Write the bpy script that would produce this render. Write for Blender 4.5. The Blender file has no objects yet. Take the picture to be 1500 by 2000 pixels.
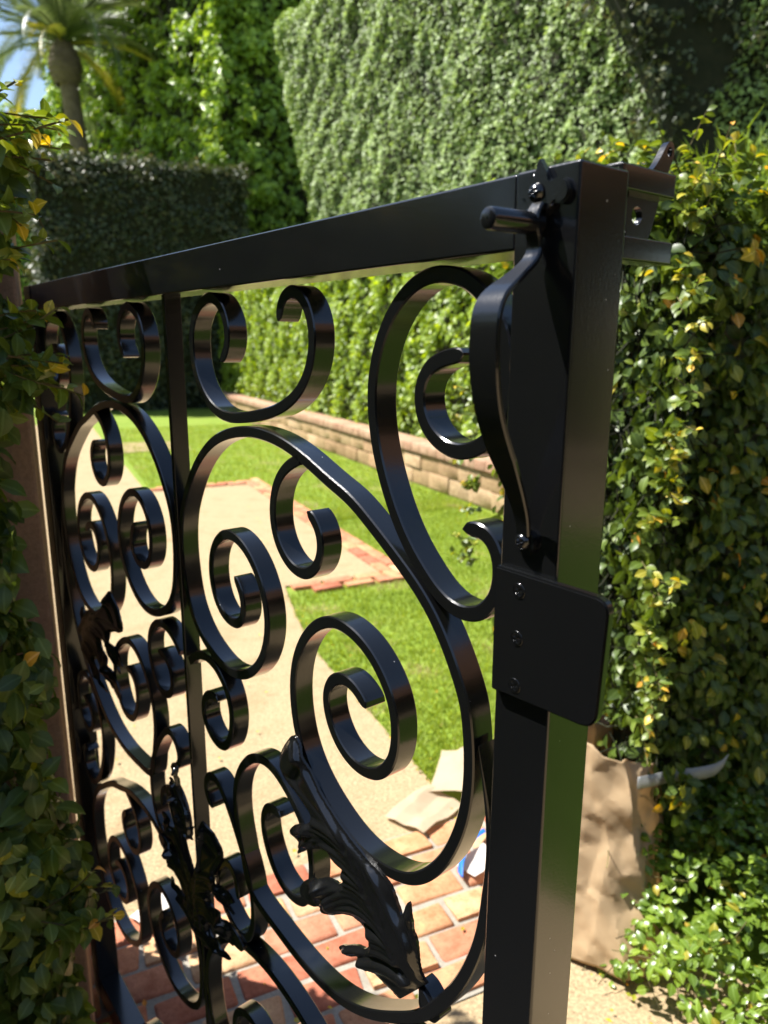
import bpy, bmesh, math, random
import numpy as np
from mathutils import Matrix, Vector

# ------------------------------------------------------------------ camera, sky, sun, exposure
scene = bpy.context.scene
EYE = 1.65
cam_d = bpy.data.cameras.new('camera')
cam_d.sensor_fit = 'HORIZONTAL'
cam_d.sensor_width = 36.0
cam_d.lens = 36.0 * 1430.0 / 1500.0
cam_d.clip_start = 0.02
cam_d.clip_end = 600.0
cam_d.dof.use_dof = True
cam_d.dof.focus_distance = 0.72
cam_d.dof.aperture_fstop = 8.8
cam = bpy.data.objects.new('camera', cam_d)
scene.collection.objects.link(cam)
PITCH = math.radians(12.69)
cam.location = (0, 0, EYE)
cam.rotation_euler = (math.radians(90) - PITCH, 0, 0)
scene.camera = cam

SUN_AZ, SUN_EL = math.radians(75), math.radians(56)      # azimuth measured to the left of the view heading
world = bpy.data.worlds.new('World')
scene.world = world
world.use_nodes = True
wn = world.node_tree
wn.nodes.clear()
sky = wn.nodes.new('ShaderNodeTexSky')
sky.sky_type = 'NISHITA'
sky.sun_disc = False
sky.sun_elevation = SUN_EL
sky.sun_rotation = -SUN_AZ
sky.air_density = 1.0
sky.dust_density = 0.6
bg = wn.nodes.new('ShaderNodeBackground')
bg.inputs['Strength'].default_value = 0.085
wo = wn.nodes.new('ShaderNodeOutputWorld')
wn.links.new(sky.outputs[0], bg.inputs['Color'])
wn.links.new(bg.outputs[0], wo.inputs['Surface'])

sun_d = bpy.data.lights.new('sun', 'SUN')
sun_d.energy = 5.0
sun_d.angle = math.radians(0.53)
sun_d.color = (1.0, 0.965, 0.905)
sun = bpy.data.objects.new('sun', sun_d)
scene.collection.objects.link(sun)
SUNV = Vector((-math.sin(SUN_AZ) * math.cos(SUN_EL), math.cos(SUN_AZ) * math.cos(SUN_EL), math.sin(SUN_EL)))
sun.rotation_euler = SUNV.to_track_quat('Z', 'Y').to_euler()
sun.location = SUNV * 30

vs = scene.view_settings
vs.view_transform = 'Standard'
vs.look = 'None'
vs.exposure = 1.27
vs.gamma = 1.0
vs.use_curve_mapping = False
scene.render.engine = 'CYCLES'
scene.cycles.use_denoising = True
scene.cycles.max_bounces = 8
scene.cycles.diffuse_bounces = 4
scene.cycles.glossy_bounces = 4
scene.cycles.transmission_bounces = 4
scene.cycles.sample_clamp_indirect = 6.0

# ------------------------------------------------------------------ frames of reference
AX = math.radians(24.5)
GV = np.array([-math.sin(AX), math.cos(AX), 0.0])        # along the garden, away from the gateway
CV = np.array([math.cos(AX), math.sin(AX), 0.0])         # across the garden, to the right
UP = np.array([0, 0, 1.0])


def W(c, g, z=0.0):
    return CV * c + GV * g + UP * z


PSI = math.radians(38.4)
GATE_X, GATE_Y = 0.1194, 0.4798
SAG = 0.0065

rng = np.random.default_rng(7)
random.seed(5)


# ------------------------------------------------------------------ object helpers
def link(o, parent=None):
    scene.collection.objects.link(o)
    if parent is not None:
        o.parent = parent
    return o


def tag(o, label=None, cat=None, group=None, kind=None):
    if label:
        o['label'] = label
    if cat:
        o['category'] = cat
    if group:
        o['group'] = group
    if kind:
        o['kind'] = kind
    return o


def empty(name, label, cat, loc=(0, 0, 0), rot=(0, 0, 0), group=None):
    o = bpy.data.objects.new(name, None)
    o.empty_display_size = 0.2
    o.location = loc
    o.rotation_euler = rot
    link(o)
    return tag(o, label, cat, group)


def mesh_np(name, verts, polys, mats, attr=None, smooth=False, matidx=None, lam=None):
    """polys: list of int arrays (n,k); one mesh from numpy data"""
    me = bpy.data.meshes.new(name)
    verts = np.ascontiguousarray(verts, dtype=np.float32)
    polys = [np.asarray(p, dtype=np.int32) for p in polys if len(p)]
    me.vertices.add(len(verts))
    me.vertices.foreach_set('co', verts.ravel())
    loops = np.concatenate([p.ravel() for p in polys])
    tot = np.concatenate([np.full(len(p), p.shape[1], np.int32) for p in polys])
    start = np.concatenate([[0], np.cumsum(tot)[:-1]]).astype(np.int32)
    me.loops.add(len(loops))
    me.loops.foreach_set('vertex_index', loops)
    me.polygons.add(len(tot))
    me.polygons.foreach_set('loop_start', start)
    me.polygons.foreach_set('loop_total', tot)
    if matidx is not None:
        me.polygons.foreach_set('material_index', np.asarray(matidx, np.int32))
    me.polygons.foreach_set('use_smooth', np.full(len(tot), smooth, dtype=bool))
    for m in (mats if isinstance(mats, (list, tuple)) else [mats]):
        me.materials.append(m)
    if attr is not None:
        a = me.attributes.new('rnd', 'FLOAT', 'POINT')
        a.data.foreach_set('value', np.asarray(attr, np.float32))
    if lam is not None:
        a = me.attributes.new('lam', 'FLOAT', 'POINT')
        a.data.foreach_set('value', np.asarray(lam, np.float32))
    me.update(calc_edges=True)
    me.validate()
    return me


def obj_np(name, verts, polys, mats, parent=None, **k):
    return link(bpy.data.objects.new(name, mesh_np(name, verts, polys, mats, **k)), parent)


def obj_bm(name, bm, mat, parent=None, smooth=False, sharp=None, weighted=True):
    bmesh.ops.recalc_face_normals(bm, faces=bm.faces)
    me = bpy.data.meshes.new(name)
    bm.to_mesh(me)
    bm.free()
    for m in (mat if isinstance(mat, (list, tuple)) else [mat]):
        me.materials.append(m)
    if smooth:
        me.polygons.foreach_set('use_smooth', np.ones(len(me.polygons), bool))
        if sharp:
            me.set_sharp_from_angle(angle=math.radians(sharp))
    o = link(bpy.data.objects.new(name, me), parent)
    if smooth and sharp and weighted:
        wnm = o.modifiers.new('even_faces', 'WEIGHTED_NORMAL')
        wnm.keep_sharp = True
        wnm.weight = 100
    return o


def bm_box(bm, lo, hi, bevel=0.0, seg=2, mtx=None):
    lo, hi = Vector(lo), Vector(hi)
    r = bmesh.ops.create_cube(bm, size=1.0)
    vv = r['verts']
    for v in vv:
        v.co = Vector(((v.co.x + .5) * (hi.x - lo.x) + lo.x, (v.co.y + .5) * (hi.y - lo.y) + lo.y, (v.co.z + .5) * (hi.z - lo.z) + lo.z))
    if bevel:
        ed = list({e for v in vv for e in v.link_edges})
        r2 = bmesh.ops.bevel(bm, geom=ed, offset=bevel, segments=seg, affect='EDGES', profile=0.5)
        vv = list({v for f in r2['faces'] for v in f.verts} | {v for v in vv if v.is_valid})
    if mtx is not None:
        bmesh.ops.transform(bm, matrix=mtx, verts=vv)
    return vv


def catmull(pts, per=12):
    P = np.asarray(pts, float)
    P = np.vstack([2 * P[0] - P[1], P, 2 * P[-1] - P[-2]])
    out = []
    t = np.linspace(0, 1, per, endpoint=False)[:, None]
    for i in range(1, len(P) - 2):
        p0, p1, p2, p3 = P[i - 1], P[i], P[i + 1], P[i + 2]
        out.append(.5 * ((2 * p1) + (-p0 + p2) * t + (2 * p0 - 5 * p1 + 4 * p2 - p3) * t ** 2 + (-p0 + 3 * p1 - 3 * p2 + p3) * t ** 3))
    out.append(P[-2][None])
    return np.vstack(out)


def resample(P, step):
    d = np.r_[0, np.cumsum(np.linalg.norm(np.diff(P, axis=0), axis=1))]
    n = max(int(d[-1] / step), 4)
    t = np.linspace(0, d[-1], n + 1)
    return np.stack([np.interp(t, d, P[:, i]) for i in range(P.shape[1])], 1), t


def smooth_path(pts, step=.004, sigma=.012):
    P, t = resample(catmull(pts), step)
    k = int(3 * sigma / step)
    ker = np.exp(-.5 * (np.arange(-k, k + 1) * step / sigma) ** 2)
    ker /= ker.sum()
    for _ in range(2):
        ext = np.vstack([2 * P[0] - P[k:0:-1], P, 2 * P[-1] - P[-2:-k - 2:-1]])
        P = np.stack([np.convolve(ext[:, i], ker, 'valid') for i in range(P.shape[1])], 1)
    return resample(P, step)


class Waves:
    """smooth 3-D noise made of random sine waves"""
    def __init__(self, wl, n=10, seed=0):
        r = np.random.default_rng(seed)
        d = r.normal(size=(n, 3))
        d /= np.linalg.norm(d, axis=1)[:, None]
        self.k = d * (2 * math.pi / (wl * r.uniform(.6, 1.5, n)))[:, None]
        self.p = r.uniform(0, 6.28, n)
        self.n = n

    def __call__(self, P):
        return np.sin(P @ self.k.T + self.p).sum(1) / math.sqrt(self.n / 2)


def folds(P, wl, n, seed):
    """triangle-wave creases, as in crumpled paper"""
    r = np.random.default_rng(seed)
    out = np.zeros(len(P))
    for _ in range(n):
        d = r.normal(size=3)
        d /= np.linalg.norm(d)
        q = P @ d / (wl * r.uniform(.6, 1.8)) + r.uniform(0, 1)
        out += np.abs((q % 1) - .5) * 2 - .5
    return out / n


# ------------------------------------------------------------------ materials
def new_mat(name):
    m = bpy.data.materials.new(name)
    m.use_nodes = True
    nt = m.node_tree
    p = nt.nodes['Principled BSDF']
    return m, nt, p


def N(nt, typ, **kw):
    n = nt.nodes.new(typ)
    for k, v in kw.items():
        if k in n.inputs:
            n.inputs[k].default_value = v
        else:
            setattr(n, k, v)
    return n


def ramp(nt, fac, stops, interp='LINEAR'):
    r = nt.nodes.new('ShaderNodeValToRGB')
    r.color_ramp.interpolation = interp
    e = r.color_ramp.elements
    while len(e) < len(stops):
        e.new(0.5)
    for el, (pos, col) in zip(e, stops):
        el.position = pos
        el.color = (*col, 1)
    if fac is not None:
        nt.links.new(fac, r.inputs[0])
    return r


def noise(nt, scale, detail=4, rough=.55, coord='Object', vec=None):
    n = nt.nodes.new('ShaderNodeTexNoise')
    n.inputs['Scale'].default_value = scale
    n.inputs['Detail'].default_value = detail
    n.inputs['Roughness'].default_value = rough
    if vec is None:
        tc = nt.nodes.new('ShaderNodeTexCoord')
        vec = tc.outputs[coord]
    nt.links.new(vec, n.inputs['Vector'])
    return n


def bump(nt, p, height, strength, dist):
    b = nt.nodes.new('ShaderNodeBump')
    b.inputs['Strength'].default_value = strength
    b.inputs['Distance'].default_value = dist
    nt.links.new(height, b.inputs['Height'])
    nt.links.new(b.outputs[0], p.inputs['Normal'])
    return b


def mix_col(nt, fac, a, b, typ='MIX'):
    m = nt.nodes.new('ShaderNodeMix')
    m.data_type = 'RGBA'
    m.blend_type = typ
    if isinstance(fac, float):
        m.inputs[0].default_value = fac
    else:
        nt.links.new(fac, m.inputs[0])
    for i, v in ((6, a), (7, b)):
        if isinstance(v, tuple):
            m.inputs[i].default_value = (*v, 1)
        else:
            nt.links.new(v, m.inputs[i])
    return m.outputs[2]


def mat_paint():
    m, nt, p = new_mat('black_gloss_paint')
    tc = nt.nodes.new('ShaderNodeTexCoord')
    v = tc.outputs['Object']
    vo = nt.nodes.new('ShaderNodeTexVoronoi')
    vo.inputs['Scale'].default_value = 75.0
    nt.links.new(v, vo.inputs['Vector'])
    sep = nt.nodes.new('ShaderNodeSeparateColor')
    nt.links.new(vo.outputs['Color'], sep.inputs[0])
    near = N(nt, 'ShaderNodeMath', operation='LESS_THAN')
    nt.links.new(vo.outputs['Distance'], near.inputs[0])
    near.inputs[1].default_value = 0.05
    few = N(nt, 'ShaderNodeMath', operation='GREATER_THAN')
    nt.links.new(sep.outputs[0], few.inputs[0])
    few.inputs[1].default_value = 0.93
    sp = N(nt, 'ShaderNodeMath', operation='MULTIPLY')
    nt.links.new(near.outputs[0], sp.inputs[0])
    nt.links.new(few.outputs[0], sp.inputs[1])
    nt.links.new(mix_col(nt, sp.outputs[0], (.0048, .0050, .0054), (.30, .29, .28)), p.inputs['Base Color'])
    dn = noise(nt, 9, 3, .6, vec=v)
    rr = N(nt, 'ShaderNodeMapRange')
    nt.links.new(dn.outputs[0], rr.inputs[0])
    rr.inputs[3].default_value = .13
    rr.inputs[4].default_value = .27
    nt.links.new(rr.outputs[0], p.inputs['Roughness'])
    p.inputs['Specular IOR Level'].default_value = .42
    p.inputs['IOR'].default_value = 1.5
    p.inputs['Coat Weight'].default_value = .6
    p.inputs['Coat Roughness'].default_value = .12
    n1 = noise(nt, 420, 2, .5, vec=v)
    add = N(nt, 'ShaderNodeMath', operation='MULTIPLY_ADD')
    nt.links.new(sp.outputs[0], add.inputs[0])
    add.inputs[1].default_value = 2.0
    nt.links.new(n1.outputs[0], add.inputs[2])
    bump(nt, p, add.outputs[0], .18, .0006)
    return m


def mat_leaf(name, stops, trans=.35, rough=.38, spec=.5, tcol=1.9):
    m, nt, p = new_mat(name)
    at = nt.nodes.new('ShaderNodeAttribute')
    at.attribute_name = 'rnd'
    r = ramp(nt, at.outputs['Fac'], stops)
    nz = noise(nt, 30, 2, .6, 'Object')
    hs = nt.nodes.new('ShaderNodeHueSaturation')
    mr = N(nt, 'ShaderNodeMapRange')
    nt.links.new(nz.outputs[0], mr.inputs[0])
    mr.inputs[3].default_value = .75
    mr.inputs[4].default_value = 1.25
    nt.links.new(mr.outputs[0], hs.inputs['Value'])
    la = nt.nodes.new('ShaderNodeAttribute')
    la.attribute_name = 'lam'
    mrib = N(nt, 'ShaderNodeMapRange')
    nt.links.new(la.outputs['Fac'], mrib.inputs[0])
    mrib.inputs[1].default_value = .80
    mrib.inputs[2].default_value = .95
    mrib.inputs[4].default_value = .55
    paler = nt.nodes.new('ShaderNodeHueSaturation')
    paler.inputs['Value'].default_value = 1.9
    paler.inputs['Saturation'].default_value = .85
    nt.links.new(r.outputs[0], paler.inputs['Color'])
    nt.links.new(mix_col(nt, mrib.outputs[0], r.outputs[0], paler.outputs[0]), hs.inputs['Color'])
    col = hs.outputs[0]
    nt.links.new(col, p.inputs['Base Color'])
    p.inputs['Roughness'].default_value = rough
    p.inputs['Specular IOR Level'].default_value = spec
    tr = nt.nodes.new('ShaderNodeBsdfTranslucent')
    hs2 = nt.nodes.new('ShaderNodeHueSaturation')
    hs2.inputs['Value'].default_value = tcol
    hs2.inputs['Hue'].default_value = .485
    hs2.inputs['Saturation'].default_value = 1.1
    nt.links.new(col, hs2.inputs['Color'])
    nt.links.new(hs2.outputs[0], tr.inputs['Color'])
    mx = nt.nodes.new('ShaderNodeMixShader')
    mx.inputs[0].default_value = trans
    nt.links.new(p.outputs[0], mx.inputs[1])
    nt.links.new(tr.outputs[0], mx.inputs[2])
    nt.links.new(mx.outputs[0], nt.nodes['Material Output'].inputs['Surface'])
    return m


def mat_rough(name, c1, c2, scale=6, bscale=90, bstr=.5, bdist=.003, rough=.9, c3=None, fine=0.25, coord='Object'):
    m, nt, p = new_mat(name)
    tc = nt.nodes.new('ShaderNodeTexCoord')
    v = tc.outputs[coord]
    n1 = noise(nt, scale, 6, .62, vec=v)
    stops = [(.32, c1), (.68, c2)] if c3 is None else [(.25, c1), (.5, c2), (.75, c3)]
    r = ramp(nt, n1.outputs[0], stops)
    n2 = noise(nt, bscale, 5, .65, vec=v)
    r2 = ramp(nt, n2.outputs[0], [(.3, (1 - fine,) * 3), (.7, (1 + fine * .4,) * 3)])
    nt.links.new(mix_col(nt, 1.0, r.outputs[0], r2.outputs[0], 'MULTIPLY'), p.inputs['Base Color'])
    p.inputs['Roughness'].default_value = rough
    p.inputs['Specular IOR Level'].default_value = .25
    bump(nt, p, n2.outputs[0], bstr, bdist)
    return m


def mat_brick(name, hue):
    """tumbled clay: each object gets its own tone from its random number"""
    m, nt, p = new_mat(name)
    oi = nt.nodes.new('ShaderNodeObjectInfo')
    r = ramp(nt, oi.outputs['Random'], hue)
    tc = nt.nodes.new('ShaderNodeTexCoord')
    ad = N(nt, 'ShaderNodeVectorMath', operation='ADD')
    sc = N(nt, 'ShaderNodeVectorMath', operation='SCALE')
    nt.links.new(oi.outputs['Location'], sc.inputs[0])
    sc.inputs['Scale'].default_value = 7.3
    nt.links.new(tc.outputs['Object'], ad.inputs[0])
    nt.links.new(sc.outputs[0], ad.inputs[1])
    n1 = noise(nt, 22, 5, .65, vec=ad.outputs[0])
    n2 = noise(nt, 160, 5, .7, vec=ad.outputs[0])
    r1 = ramp(nt, n1.outputs[0], [(.3, (.72, .62, .55)), (.55, (1, 1, 1)), (.75, (1.25, 1.3, 1.2))])
    c = mix_col(nt, 1.0, r.outputs[0], r1.outputs[0], 'MULTIPLY')
    r2 = ramp(nt, n2.outputs[0], [(.32, (.55, .5, .48)), (.5, (1, 1, 1))])
    c = mix_col(nt, .7, c, r2.outputs[0], 'MULTIPLY')
    nt.links.new(c, p.inputs['Base Color'])
    p.inputs['Roughness'].default_value = .88
    p.inputs['Specular IOR Level'].default_value = .25
    h = N(nt, 'ShaderNodeMath', operation='MULTIPLY_ADD')
    nt.links.new(n1.outputs[0], h.inputs[0])
    h.inputs[1].default_value = 1.5
    nt.links.new(n2.outputs[0], h.inputs[2])
    bump(nt, p, h.outputs[0], .6, .003)
    return m


def mat_paper(name, col, trans=.25, rough=.75):
    m, nt, p = new_mat(name)
    n1 = noise(nt, 12, 4, .6)
    r = ramp(nt, n1.outputs[0], [(.3, tuple(c * .9 for c in col)), (.7, col)])
    nt.links.new(r.outputs[0], p.inputs['Base Color'])
    p.inputs['Roughness'].default_value = rough
    p.inputs['Specular IOR Level'].default_value = .3
    n2 = noise(nt, 55, 4, .6)
    bump(nt, p, n2.outputs[0], .25, .002)
    tr = nt.nodes.new('ShaderNodeBsdfTranslucent')
    tr.inputs['Color'].default_value = (*[c * .9 for c in col], 1)
    mx = nt.nodes.new('ShaderNodeMixShader')
    mx.inputs[0].default_value = trans
    nt.links.new(p.outputs[0], mx.inputs[1])
    nt.links.new(tr.outputs[0], mx.inputs[2])
    nt.links.new(mx.outputs[0], nt.nodes['Material Output'].inputs['Surface'])
    return m


PAINT = mat_paint()
IVY = mat_leaf('ivy_leaf', [(0, (0.036, 0.064, 0.012)), (.45, (0.081, 0.129, 0.017)), (.72, (0.146, 0.196, 0.023)), (.80, (0.293, 0.309, 0.029)), (.91, (0.616, 0.435, 0.038)), (1, (0.674, 0.266, 0.044))], .30, .42, .45)
COVER = mat_leaf('ground_cover_leaf', [(0, (0.059, 0.108, 0.013)), (.5, (0.142, 0.226, 0.025)), (.85, (0.226, 0.310, 0.038)), (.95, (0.284, 0.284, 0.029)), (1, (0.401, 0.251, 0.025))], .35, .3)
HEDGE_SMALL = mat_leaf('small_hedge_leaf', [(0, (0.148, 0.216, 0.063)), (.6, (0.269, 0.367, 0.108)), (1, (0.376, 0.504, 0.125))], .25, .5, .5)
HEDGE_BRIGHT = mat_leaf('bright_hedge_leaf', [(0, (0.120, 0.184, 0.017)), (.6, (0.248, 0.350, 0.032)), (1, (0.368, 0.460, 0.055))], .38, .42)
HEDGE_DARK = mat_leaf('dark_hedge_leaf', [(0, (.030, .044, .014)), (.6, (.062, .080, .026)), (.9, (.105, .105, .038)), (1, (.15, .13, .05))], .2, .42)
HEDGE_FAR = mat_leaf('tall_far_leaf', [(0, (0.088, 0.154, 0.022)), (.6, (0.221, 0.331, 0.049)), (1, (0.353, 0.463, 0.066))], .33, .42)
PALM = mat_leaf('palm_leaf', [(0, (.07, .10, .04)), (.7, (.12, .155, .06)), (.9, (.17, .20, .06)), (1, (.38, .33, .05))], .25, .4)
GRASS = mat_leaf('grass_blade', [(0, (.165, .232, .028)), (.6, (.265, .335, .05)), (.93, (.34, .38, .085)), (1, (.40, .36, .17))], .35, .55, .25)
TWIG = mat_rough('inner_twigs', (.014, .018, .008), (.03, .03, .014), 9, 60)
BARK = mat_rough('palm_bark', (0.130, 0.098, 0.065), (0.221, 0.169, 0.117), 5, 30, .8, .02)
STEM = mat_rough('green_stem', (.08, .06, .03), (.13, .12, .04), 20, 80)
SAND = mat_rough('sandy_path', (0.334, 0.237, 0.125), (0.433, 0.323, 0.188), 4, 95, .8, .006, .95, (0.372, 0.271, 0.151), .5)
LAWN = mat_rough('lawn_turf', (0.152, 0.224, 0.022), (0.200, 0.288, 0.032), 2.2, 120, .6, .01, .9, (0.248, 0.304, 0.056), .4)
DIM_LAWN = mat_rough('dimmed_turf', (0.057, 0.106, 0.009), (0.096, 0.158, 0.017), 5, 60, .9, .02)  # lawn green with shade mixed in, for its reflection
MORTAR = mat_rough('mortar_bed', (0.272, 0.248, 0.200), (0.360, 0.328, 0.272), 12, 160, .5, .003)
CLAY = mat_brick('clay_brick', [(0, (0.400, 0.136, 0.080)), (.3, (0.480, 0.200, 0.112)), (.6, (0.528, 0.288, 0.144)), (.85, (0.560, 0.368, 0.208)), (1, (0.440, 0.160, 0.096))])
STONE = mat_brick('split_face_stone', [(0, (0.357, 0.230, 0.128)), (.5, (0.425, 0.289, 0.162)), (1, (0.476, 0.340, 0.204))])
CAPST = mat_brick('cap_stone', [(0, (0.391, 0.230, 0.153)), (.5, (0.442, 0.281, 0.187)), (1, (0.484, 0.323, 0.221))])
POST = mat_rough('post_stucco', (0.289, 0.178, 0.128), (0.365, 0.238, 0.178), 8, 120, .5, .003)
GREYW = mat_rough('grey_render', (.36, .34, .33), (.46, .44, .42), 14, 70, .9, .012)
KRAFT = mat_paper('kraft_paper', (0.700, 0.519, 0.310), .42)
PALE = mat_paper('pale_paper', (0.501, 0.398, 0.272), .25)
WHITEP = mat_paper('white_paper', (0.675, 0.648, 0.603), .2)
TAPE = mat_paper('frosted_tape', (.62, .63, .62), .45, .35)
BLUE = mat_paper('blue_tape', (0.018, 0.171, 0.648), .15, .5)
HOUSEW = mat_rough('house_stucco', (0.252, 0.175, 0.119), (0.294, 0.210, 0.147), 2, 60)
ROOF = mat_rough('roof_clay', (.20, .10, .06), (.28, .15, .09), 4, 40)
DARKG, _nt, _p = new_mat('window_glass')
_p.inputs['Base Color'].default_value = (.02, .025, .03, 1)
_p.inputs['Roughness'].default_value = .06
STEEL, _nt, _p = new_mat('worn_steel')
_p.inputs['Base Color'].default_value = (.09, .09, .1, 1)
_p.inputs['Metallic'].default_value = .6
_p.inputs['Roughness'].default_value = .35
SCROLLS = {
    'crown': [(5271,-198),(5106,-127),(5055,1),(5048,160),(5097,332),(5257,489),(5480,585),(5778,489),(5981,341),(6074,156),(6082,-105),(6021,-354),(5857,-582),(5575,-783),(5226,-868),(4839,-847),(4306,-771),(3868,-660),(3531,-496),(3323,-277),(3236,-71),(3226,129),(3267,307),(3397,471),(3611,574),(3786,517),(3885,394),(3895,313),(3878,239)],
    'side': [(1107,-58),(1244,-76),(1371,-87),(1508,-126),(1607,-217),(1652,-366),(1623,-577),(1555,-678),(1453,-759),(1311,-825),(1135,-843),(957,-798),(813,-710),(701,-573),(658,-302),(659,-84),(719,132),(894,354),(992,436),(1135,511),(1321,560),(1508,562),(1662,527),(1837,432),(1989,298),(2100,156),(2199,-41),(2264,-244),(2283,-450),(2270,-628),(2211,-907),(2109,-1170),(1967,-1445),(1818,-1662),(1674,-1821),(1533,-1934),(1438,-2029),(1289,-2123),(1146,-2168),(1009,-2171),(877,-2136),(765,-2069),(675,-1925),(641,-1741),(659,-1600),(688,-1487),(777,-1404),(884,-1370),(986,-1381),(1060,-1436)],
    'great': [(5149,-2888),(5076,-2930),(4985,-3028),(4928,-3150),(4917,-3271),(4952,-3421),(5085,-3538),(5293,-3578),(5517,-3544),(5735,-3379),(5842,-3137),(5844,-2859),(5767,-2663),(5584,-2463),(5314,-2346),(5025,-2371),(4737,-2507),(4509,-2736),(4398,-2940),(4328,-3184),(4357,-3475),(4503,-3798),(4728,-4028),(4891,-4145),(5150,-4258),(5495,-4310),(5881,-4232),(6279,-4056),(6619,-3720),(6730,-3378),(6794,-2989),(6778,-2603),(6721,-2351),(6608,-2162),(6463,-1939),(6249,-1673),(5950,-1414),(5608,-1209),(5248,-1084),(4854,-1007),(4484,-985),(4014,-1020),(3608,-1113),(3297,-1221),(2941,-1361),(2645,-1447),(2367,-1608),(2101,-1766),(1865,-1920),(1718,-2014),(1526,-2159),(1410,-2274),(1274,-2433),(1131,-2658),(1027,-2852),(952,-3012),(983,-2954),(930,-3208),(909,-3437),(911,-3724),(961,-4043),(1110,-4449),(1332,-4810),(1607,-5079),(1859,-5200),(2227,-5276),(2597,-5267),(3036,-5109),(3442,-4845),(3686,-4498),(3789,-4043),(3747,-3613),(3563,-3238),(3307,-2979),(3057,-2837),(2849,-2797),(2586,-2830),(2337,-2922),(2123,-3096),(1961,-3298),(1899,-3506),(1891,-3708),(1924,-3916),(2029,-4097),(2223,-4259),(2517,-4325),(2827,-4238),(3035,-4020),(3107,-3818),(3111,-3660),(3020,-3502),(2863,-3394),(2700,-3363),(2543,-3402),(2442,-3477),(2362,-3563)],
    'hook': [(3542,-1179),(3746,-1255),(3923,-1369),(4074,-1561),(4142,-1799),(4135,-2015),(4063,-2191),(3894,-2358),(3688,-2456),(3485,-2460),(3274,-2352),(3154,-2207),(3120,-2037),(3157,-1871),(3241,-1769),(3388,-1716)],
    'curl': [(6748,-4623),(6590,-4491),(6335,-4367),(6006,-4349),(5736,-4447),(5569,-4579),(5452,-4744),(5404,-4952),(5433,-5165),(5513,-5373),(5702,-5590),(5911,-5635),(6147,-5575),(6317,-5454),(6377,-5249),(6353,-5108),(6247,-4958),(6082,-4869),(5954,-4869),(5831,-4901)],
    'heart': [(801,-3252),(747,-3495),(687,-3765),(644,-4032),(627,-4243),(634,-4503),(675,-4934),(758,-5294),(936,-5753),(1183,-6184),(1481,-6592),(1763,-6844),(2200,-7196),(2667,-7477),(3140,-7634),(3745,-7696),(4311,-7660),(5101,-7539),(5254,-7079),(5343,-6826),(5417,-6563),(5445,-6351),(5422,-6104),(5354,-5874),(5196,-5624),(5008,-5422),(4788,-5280),(4556,-5206),(4349,-5201),(4143,-5270),(3966,-5363),(3816,-5452),(3647,-5602),(3498,-5828),(3442,-6108),(3490,-6459),(3701,-6799),(3840,-6844),(4072,-6865),(4354,-6764),(4582,-6440),(4645,-6262),(4645,-6090),(4596,-5935),(4463,-5806),(4315,-5780),(4152,-5812)],
    'link': [(6216,-6818),(6353,-6767),(6464,-6626),(6424,-6439),(6221,-6239),(5946,-6258),(5732,-6457),(5498,-6723),(5303,-7004),(5125,-7272),(5043,-7566),(5024,-7905),(5113,-8258),(5324,-8538),(5570,-8566),(5898,-8446),(6159,-8246),(6203,-7988),(6066,-7708),(5837,-7496),(5603,-7499),(5491,-7696),(5497,-7936)],
}

# ------------------------------------------------------------------ ground, lawn, paths
def sheet(name, poly_cg, z, mat, kind='structure'):
    v = np.array([W(c, g, z) for c, g in poly_cg])
    me = bpy.data.meshes.new(name)
    me.from_pydata([tuple(p) for p in v], [], [tuple(range(len(v)))])
    me.materials.append(mat)
    o = link(bpy.data.objects.new(name, me))
    o['kind'] = kind
    return o


sheet('lawn', [(-160, -60), (160, -60), (160, 260), (-160, 260)], 0.0, LAWN)
edge = smooth_path([(1.20, 1.6), (1.215, 2.25), (1.22, 2.9), (1.225, 3.6), (1.30, 4.2), (1.40, 4.75)], .05, .1)[0]
path = [(-1.25, 1.0), (1.2, 1.0)] + [tuple(p) for p in edge] + [(2.14, 4.75), (2.14, 8.72), (.95, 8.74), (.9, 12.2), (2.1, 12.35), (2.15, 13.4), (.85, 13.6), (.8, 17.5), (-1.2, 17.5)]
sand_path = sheet('sand_path', path, .012, SAND)
fore = [(-6, -14), (1.75, -14), (1.72, -1.0), (1.66, .4), (1.62, .9), (1.45, 1.5), (1.3, 1.62), (-6, 1.62)]
sheet('sandy_forecourt', fore, .008, SAND)

sheet('dimmed_lawn', [(1.70, -14), (6.0, -14), (6.0, 1.1), (1.63, .85), (1.66, .4), (1.72, -1.0)], .010, DIM_LAWN)  # off-view lawn, darkened in colour as if partly shaded

# bricks: one rounded, slightly irregular shape per variant, every brick an object of its own
def brick_mesh(name, lx, ly, h, mat, bev=.008, rough=.003, seed=0, sub=2):
    bm = bmesh.new()
    bm_box(bm, (-lx / 2, -ly / 2, 0), (lx / 2, ly / 2, h), bev, 2)
    r = np.random.default_rng(seed)
    wv = Waves(.05, 8, seed + 3)
    co = np.array([v.co[:] for v in bm.verts])
    d = np.stack([wv(co + k * 3.1) for k in range(3)], 1) * rough
    for v, q in zip(bm.verts, d):
        v.co += Vector(q)
    bmesh.ops.recalc_face_normals(bm, faces=bm.faces)
    me = bpy.data.meshes.new(name)
    bm.to_mesh(me)
    bm.free()
    me.polygons.foreach_set('use_smooth', np.ones(len(me.polygons), bool))
    me.set_sharp_from_angle(angle=math.radians(50))
    me.materials.append(mat)
    return me


def put(name, me, c, g, z, yaw, parent, tilt=0.0):
    o = bpy.data.objects.new(name, me)
    o.location = W(c, g, z)
    o.rotation_euler = (random.uniform(-tilt, tilt), random.uniform(-tilt, tilt), AX + yaw)
    return link(o, parent)


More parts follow.
